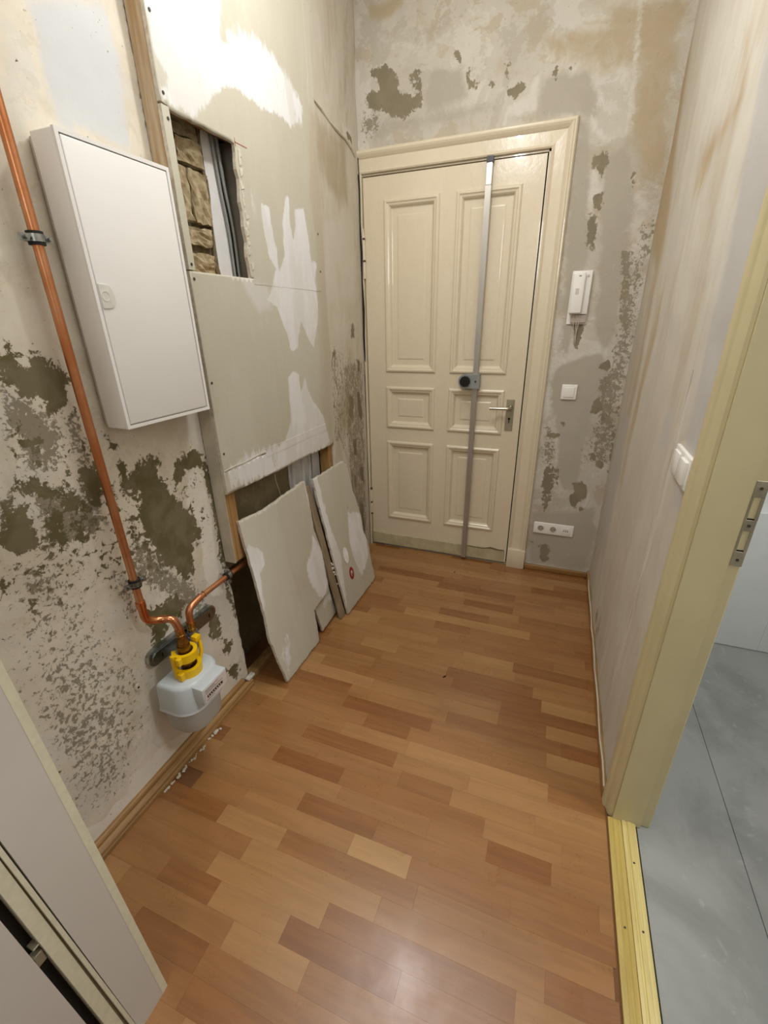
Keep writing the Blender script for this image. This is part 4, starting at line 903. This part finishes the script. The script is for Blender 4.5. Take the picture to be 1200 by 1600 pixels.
def clamp(y_, z_, x=px, horiz=False, par=None, R=R1):
    ax = (0, 1, .0) if horiz else (0, 0, 1)
    sd = Vector((0, 0, 1)) if horiz else Vector((0, 1, 0))
    c0 = Vector((x, y_, z_)); a = Vector(ax)
    bm = bmesh.new(); torus(bm, c0, ax, R+.0022, .002, n=24, sq=(.0032, .0135)); rb = obj('rubber_lining', bm, M['rubber'], par, smooth=True)
    bm = bmesh.new(); torus(bm, c0, ax, R+.0055, .002, n=24, sq=(.0014, .0075))
    for s in (-1, 1):
        p = c0+sd*s*(R+.014)
        q = [Vector((dx, 0, 0))+p+sd*dy for dx, dy in ((-.004, -.010), (.006, -.010), (.006, .010), (-.004, .010))]
        extrude_poly(bm, [v-a*.007 for v in q], a*.014)
        cyl(bm, p+Vector((.006, 0, 0))-Vector((.014, 0, 0))*0, p+Vector((.014, 0, 0)), .0048, n=12)
    cyl(bm, (.005, y_, z_), (x-R-.004, y_, z_), .004, n=10)
    return obj('clamp', bm, M['zinc'], par, smooth=True)
clamp(.803, 1.717, par=cp); clamp(.807, .813, par=cp)
# branch pipe
b2 = empty('copper_branch_pipe', (.045, 1.05, .6), label='short copper pipe rising right from the meter bracket into the wall recess', cat='pipe')
bx = .05
path = smoothpath([(bx, .962, .548), (bx, .966, .612), (bx-.002, 1.02, .620), (.042, 1.19, .618), (.030, 1.45, .606)], .032, 6)
bm = bmesh.new(); tube(bm, path, .0105, 18); obj('pipe', bm, M['copper'], b2, smooth=True)
bm = bmesh.new(); ep = smoothpath([(bx, .962, .556), (bx, .966, .612), (bx-.002, 1.03, .6205)], .032, 6); tube(bm, ep, .0125, 18); torus(bm, (bx-.002, 1.03, .6205), (0, 1, 0), .0125, .002, n=20, m_=6); torus(bm, (bx-.002, 1.05, .6205), (0, 1, 0), .0115, .0018, n=20, m_=6)
obj('elbow_fitting', bm, M['copper'], b2, smooth=True)
bm = bmesh.new(); cyl(bm, (bx, .962, .560), (bx, .962, .546), .0155, n=20); cyl(bm, (bx, .962, .546), (bx, .962, .520), .0125, n=20); torus(bm, (bx, .962, .534), (0, 0, 1), .0135, .0025, n=22, m_=6)
obj('brass_union', bm, M['brass'], b2, smooth=True)
clamp(1.19, .618, x=.042, horiz=True, par=b2, R=.0105)
# bracket
mb = empty('meter_bracket', (0, .95, .5), label='long rounded galvanised bracket on the wall behind the gas meter', cat='bracket')
bm = bmesh.new()
def stad(y0_, y1_, zc, r, n=10):
    return [(y1_-r+r*math.cos(a), zc+r*math.sin(a)) for a in [-math.pi/2+i*math.pi/n for i in range(n+1)]] + [(y0_+r+r*math.cos(a), zc+r*math.sin(a)) for a in [math.pi/2+i*math.pi/n for i in range(n+1)]]
extrude_poly(bm, [(.018, y_, z_) for y_, z_ in stad(.795, 1.118, .502, .030)], (-.018, 0, 0)); plate = obj('plate', bm, M['zinc'], mb)
bm = bmesh.new(); extrude_poly(bm, [(.019, y_, z_) for y_, z_ in stad(.803, 1.110, .502, .022)], (.006, 0, 0))
bmesh.ops.bevel(bm, geom=[e for e in bm.edges if all(v.co.x > .0245 for v in e.verts)], offset=.004, segments=3, affect='EDGES'); obj('raised_channel', bm, simple('galvanised_dark', '#8f9493', .35, metal=1), mb, smooth=True)
bm = bmesh.new()
bm.free()
for y_, z_ in ((.845, .500), (1.00, .505), (1.075, .502)): boxo('slot', (.0248, y_-.0035, z_-.009), (.0256, y_+.0035, z_+.009), M['blackpl'], mb, bev=.0003, seg=1)
bm = bmesh.new(); tube(bm, smoothpath([(bx, .962, .52), (bx, .962, .485), (.075, .93, .478), (MX-.004, MY+.012, .478)], .02, 5), .018, 16); torus(bm, (bx, .962, .500), (0, 0, 1), .018, .004, n=22, m_=8); cyl(bm, (.02, .962, .492), (.05, .962, .492), .016, n=16)
obj('connector', bm, simple('cast_grey_metal', '#8b8d8b', .45, metal=.7), mb, smooth=True)

# ------------------------------------------------------------------ gas meter
gm = empty('gas_meter', (MX, MY, .25), label='pale grey diaphragm gas meter hanging low on the left wall under yellow lock rings', cat='gas meter')
def plan(x0_, x1_, y0_, y1_, r, n=9):
    o = []
    for cx, cy, a0 in ((x1_-r, y1_-r, 0), (x0_+.01, y1_-.01, 90), (x0_+.01, y0_+.01, 180), (x1_-r, y0_+r, 270)):
        rr = r if cx == x1_-r else .01
        for i in range(n+1):
            a = math.radians(a0+90*i/n); o.append((cx+rr*math.cos(a), cy+rr*math.sin(a)))
    return o
def loft(bm, secs):
    rings = [[bm.verts.new((x, y_, z)) for x, y_ in s] for z, s in secs]; n = len(rings[0])
    for a, b in zip(rings, rings[1:]):
        for i in range(n): bm.faces.new((a[i], a[(i+1) % n], b[(i+1) % n], b[i]))
    bm.faces.new(rings[0][::-1]); bm.faces.new(rings[-1]); return bm
def sh_(k): return plan(.035+k, .176-k, .772+k, .966-k, .070-k*.5)
bm = bmesh.new(); loft(bm, [(.318, sh_(.004)), (.322, sh_(-.002)), (.326, sh_(-.003)), (.330, sh_(-.001)), (.336, sh_(0)), (.424, sh_(.004)), (.432, sh_(.008)), (.436, sh_(.014))])
obj('upper_housing', bm, M['meter'], gm, smooth=True)
bm = bmesh.new(); loft(bm, [(.222, sh_(.024)), (.226, sh_(.016)), (.236, sh_(.012)), (.3175, sh_(.008))]); obj('lower_housing', bm, M['meter_low'], gm, smooth=True)
cn = boxo('counter_head', (.140, .812, .362), (.206, .930, .428), M['meter'], gm, bev=.004, seg=2)
boxo('label_plate', (.2062, .818, .367), (.2072, .925, .423), M['plate_lbl'], cn)
boxo('counter_window', (.2073, .828, .384), (.2080, .902, .394), M['black_win'], cn)
bm = bmesh.new()
for i in range(7): box(bm, (.20805, .832+i*.0095, .3865), (.2083, .8365+i*.0095, .3915))
obj('counter_digits', bm, M['pale_print'], cn)
bm = bmesh.new()
for z_, a, b in ((.415, .817, .877), (.409, .817, .862), (.402, .817, .90), (.375, .817, .852)): box(bm, (.2073, a+.006, z_), (.2076, b+.006, z_+.002))
obj('printed_lines', bm, M['print'], cn)
bm = bmesh.new(); cyl(bm, (MX, MY, .434), (MX, MY, .548), .0215, n=24); torus(bm, (MX, MY, .488), (0, 0, 1), .0215, .003, n=24, m_=6); cyl(bm, (MX, MY, .455), (MX, MY, .475), .0245, n=6)
obj('meter_neck', bm, simple('dull_brass', '#9a7b46', .35, metal=1, scale=25, col2='#6e5630'), gm, smooth=True)
yl = empty('x', (0, 0, 0)); bpy.data.objects.remove(yl)
yc_ = bmesh.new()
def ringseg(bm, z0_, z1_, Ro, Ri, a0, a1, n=22):
    top = []; 
    rings = []
    for i in range(n+1):
        a = a0+(a1-a0)*i/n; c, s = math.cos(a), math.sin(a)
        rings.append([bm.verts.new((MX+r*c, MY+r*s, z)) for r, z in ((Ri, z0_), (Ro, z0_), (Ro, z1_), (Ri, z1_))])
    for a, b in zip(rings, rings[1:]):
        for j in range(4): bm.faces.new((a[j], a[(j+1) % 4], b[(j+1) % 4], b[j]))
    bm.faces.new(rings[0]); bm.faces.new(rings[-1][::-1])
D = math.radians
ringseg(yc_, .496, .526, .041, .028, D(-150), D(150)); ringseg(yc_, .436, .466, .044, .031, D(-150), D(160))
box(yc_, (MX-.018, MY-.048, .436), (MX-.004, MY-.036, .528), .001, 1); box(yc_, (MX+.006, MY-.050, .497), (MX+.022, MY-.034, .525), .002, 1); box(yc_, (MX+.004, MY-.054, .437), (MX+.022, MY-.037, .465), .002, 1)
obj('yellow_lock_ring', yc_, M['yellow'], gm)
bm = bmesh.new(); tube(bm, [(MX+.012, MY+.040, .446), (MX+.014, MY+.056, .486), (MX+.006, MY+.062, .516), (MX-.002, MY+.056, .534)], [.007, .0065, .0065, .008], 10); box(bm, (MX-.012, MY+.044, .522), (MX+.012, MY+.068, .544), .003, 2)
obj('yellow_lever', bm, M['yellow'], gm, smooth=True)

# ------------------------------------------------------------------ loose plasterboard against the recess
def leanslab(name, x0_, t, outline, thick, layers, mats, back=0, **k):
    s = math.sqrt(1+t*t); vd = (-t/s, 0, 1/s); nd = (1/s, 0, t/s)
    o0 = (x0_-back*nd[0], 0, max(0, 0)-back*nd[2])
    return slab(name, outline, (o0, (0, 1, 0), vd, nd), thick, mats, layers, .011, **k)
LB1 = [('white', 1, .012, [(1.75, .552), (1.799, .418), (1.802, .262), (1.746, .196), (1.694, .209), (1.644, .335), (1.632, .415), (1.704, .484)]),
       ('white', .9, .01, [(1.774, .84), (1.80, .84), (1.80, .562), (1.764, .562), (1.772, .664), (1.768, .768)]),
       ('white', 1, .008, [(1.29, .716), (1.362, .651), (1.355, .598), (1.31, .577), (1.300, .50), (1.285, .42), (1.25, .40), (1.25, .6), (1.26, .70)]),
       ('white', .7, .02, [(1.33, .20), (1.38, .22), (1.36, .08), (1.32, .04), (1.30, .12)]),
       ('ochre', .5, .05, [(1.45, .45), (1.62, .47), (1.7, .3), (1.5, .25)])]
out1 = ragged([(1.272, .828), (1.335, .822), (1.437, .812), (1.577, .820), (1.778, .828), (1.784, .75), (1.772, .562), (1.802, .433), (1.797, .323), (1.792, .200), (1.700, .190), (1.622, .183), (1.606, .006), (1.301, .006), (1.286, .096), (1.262, .275), (1.274, .378), (1.276, .551), (1.273, .70)], .0022, .02, 21)
p1 = leanslab('plasterboard_offcut', .177, .135, out1, .0125, LB1, [M['board'], M['cut']], relief=.0006,
              label='largest loose plasterboard piece leaning over the wall recess, notched lower right corner', cat='plasterboard', group='loose plasterboard offcuts')
out1b = ragged([(1.745, .30), (1.800, .285), (1.830, .12), (1.853, .022), (1.676, .012), (1.650, .165), (1.660, .29)], .002, .02, 23)
leanslab('plasterboard_offcut', .160, .12, out1b, .0125, [('white', .6, .02, [(1.70, .30), (1.85, .29), (1.84, .1), (1.72, .12)])], [M['board'], M['cut']], relief=.0004,
         label='small plasterboard scrap standing on the floor behind the notched board', cat='plasterboard', group='loose plasterboard offcuts')
LB2 = [('white', 1, .012, [(2.121, .53), (2.26, .47), (2.28, .301), (2.25, .197), (2.209, .16), (2.109, .115), (2.066, .268), (2.068, .392)]),
       ('white', 1, .01, [(1.84, .83), (1.90, .83), (1.892, .733), (1.900, .553), (1.935, .345), (1.91, .20), (1.865, .06), (1.84, .3)]),
       ('peel', .7, .008, [(2.13, .565), (2.15, .57), (2.145, .545), (2.125, .545)]),
       ('ochre', .5, .04, [(2.05, .2), (2.2, .22), (2.2, .03), (2.05, .03)])]
out2 = ragged([(1.857, .817), (2.199, .816), (2.232, .795), (2.243, .717), (2.236, .629), (2.254, .56), (2.270, .448), (2.254, .363), (2.284, .237), (2.270, .119), (2.277, .02), (2.247, .006), (1.867, .006), (1.862, .061), (1.859, .197), (1.858, .349), (1.856, .566), (1.852, .694)], .003, .02, 27)
p2 = leanslab('plasterboard_offcut', .223, .19, out2, .0125, LB2, [M['board'], M['cut']], relief=.0012,
              label='loose plasterboard piece nearest the door, with a white and a red round sticker', cat='plasterboard', group='loose plasterboard offcuts')
s = math.sqrt(1+.19**2); vd2 = Vector((-.19/s, 0, 1/s)); nd2 = Vector((1/s, 0, .19/s))
def disc(y_, v, r, ry, h0, h1, mat, name, par, lab=None):
    bm = bmesh.new(); c = Vector((.223, y_, 0))+vd2*v
    a = [c+Vector((0, r*math.cos(t), 0))+vd2*(ry*math.sin(t))+nd2*h0 for t in [2*math.pi*i/28 for i in range(28)]]
    extrude_poly(bm, a, nd2*(h1-h0)); o = obj(name, bm, mat, par)
    if lab: o['label'] = lab
    return o
disc(1.985, .320, .026, .050, .0012, .0026, M['stickerw'], 'sticker', p2, 'white round sticker')
rs = disc(2.000, .197, .025, .038, .0012, .0026, M['redpl'], 'sticker', p2, 'red round sticker with pale centre')
disc(2.000, .197, .010, .018, .0027, .0030, M['pale_print'], 'sticker_print', p2)
disc(2.001, .190, .005, .009, .0031, .0034, M['redpl'], 'sticker_print', p2)
# grey batten between the two boards
bt = bmesh.new()
a0 = Vector((.186, 1.812, .004)); a1 = Vector((.038, 1.797, .775))
dd = (a1-a0)
extrude_poly(bt, [a0, a0+Vector((.016, 0, .0)), a0+Vector((.016, .052, .0)), a0+Vector((0, .052, 0))], dd)
bmesh.ops.bevel(bt, geom=list(bt.edges), offset=.002, segments=1, affect='EDGES')
obj('wooden_batten', bt, M['batten'], label='narrow grey-brown wooden batten leaning between the two larger plasterboard pieces', cat='batten')
bm = bmesh.new()
for k_, (h_, r_) in enumerate(((.30, .009), (.32, .007), (.275, .008), (.20, .004), (.33, .006), (.26, .006))):
    p = a0+dd*(h_/.78)+Vector((.019, .045+.004*(k_ % 2), 0)); bmesh.ops.create_icosphere(bm, subdivisions=1, radius=r_, matrix=Matrix.Translation(p))
obj('filler_lump', bm, M['crumb'], bpy.data.objects['wooden_batten'], kind='stuff')
# wood scrap on the recess floor
bm = bmesh.new(); box(bm, (-.035, 1.262, .001), (.012, 1.60, .034), .003, 1); obj('wood_scrap', bm, M['stud'], label='dusty wooden offcut lying on the floor in the dark recess', cat='wood offcut')
bm = bmesh.new(); box(bm, (.005, 1.215, .04), (.030, 1.262, .052), .003, 1)
obj('plaster_chip', bm, M['crumb'], label='flat plaster chip on the end of the left skirting', cat='plaster chip')
# loose wire in the recess
bm = bmesh.new(); tube(bm, smoothpath([(.03, 1.60, .94), (.01, 1.62, .88), (.0, 1.66, .80), (.0, 1.68, .70)], .04, 4), .0022, 8)
obj('wire', bm, M['cord'], smooth=True, label='thin pale wire hanging in the lower recess behind the leaning boards', cat='wire')
# cables in the upper opening
cbl = [(1.541, -.008, .0050, 0), (1.560, .010, .005, 1), (1.526, .020, .0045, 2), (1.546, .026, .0045, 3)]
for i, (yy, dx, r_, k_) in enumerate(cbl):
    xx = -.004+dx*.5
    clab = ('grey sheathed cable farthest back of the bundle inside the rectangular wall opening', 'thickest pale cable at the right side of the bundle inside the wall opening', 'thin cable lying against the white board inside the wall opening', 'thin grey cable in the middle of the bundle inside the wall opening')[i]
    bm = bmesh.new(); tube(bm, smoothpath([(xx, yy-.03, 2.30), (xx, yy-.022, 2.12), (xx, yy-.012, 1.97), (xx+.002, yy+.0025*i, 1.85), (xx, yy+.008, 1.695), (xx, yy+.012, 1.5)], .10, 6), r_, 10)
    obj('cable', bm, M['cable'], smooth=True, label=clab, cat='cable', group='cables in the wall opening')
# plaster crumbs along the skirting and specks on the floor
cr = [(.048, .86, .006), (.052, .80, .005), (.045, .905, .004), (.044, .74, .005), (.043, .93, .005)]
r_ = random.Random(4)
bm = bmesh.new()
for i in range(46):
    yy = r_.uniform(.70, 1.0); xx = .038+abs(r_.gauss(0, .005)); rr = r_.uniform(.002, .0065)
    bmesh.ops.create_icosphere(bm, subdivisions=1, radius=rr, matrix=Matrix.Translation((xx, yy, rr*.5)) @ Matrix.Diagonal((r_.uniform(.7, 1.4), r_.uniform(.8, 2), .6, 1)))
obj('plaster_crumbs', bm, M['crumb'], kind='stuff', label='trail of white plaster crumbs on the floor along the left skirting', cat='crumbs')
for x_, y_, l_, a_, lab in ((.846, 1.585, .020, .9, 'tiny dark splinter on the floor in the middle of the corridor'), (.685, 2.52, .012, 1.2, 'tiny dark splinter on the floor in front of the entrance door')):
    bm = bmesh.new(); d_ = Vector((math.cos(a_), math.sin(a_), 0))*l_/2; tube(bm, [Vector((x_, y_, .0025))-d_, (x_+.001, y_, .004), Vector((x_, y_, .0025))+d_], [.001, .003, .0015], 6)
    obj('splinter', bm, M['debris'], label=lab, cat='splinter')
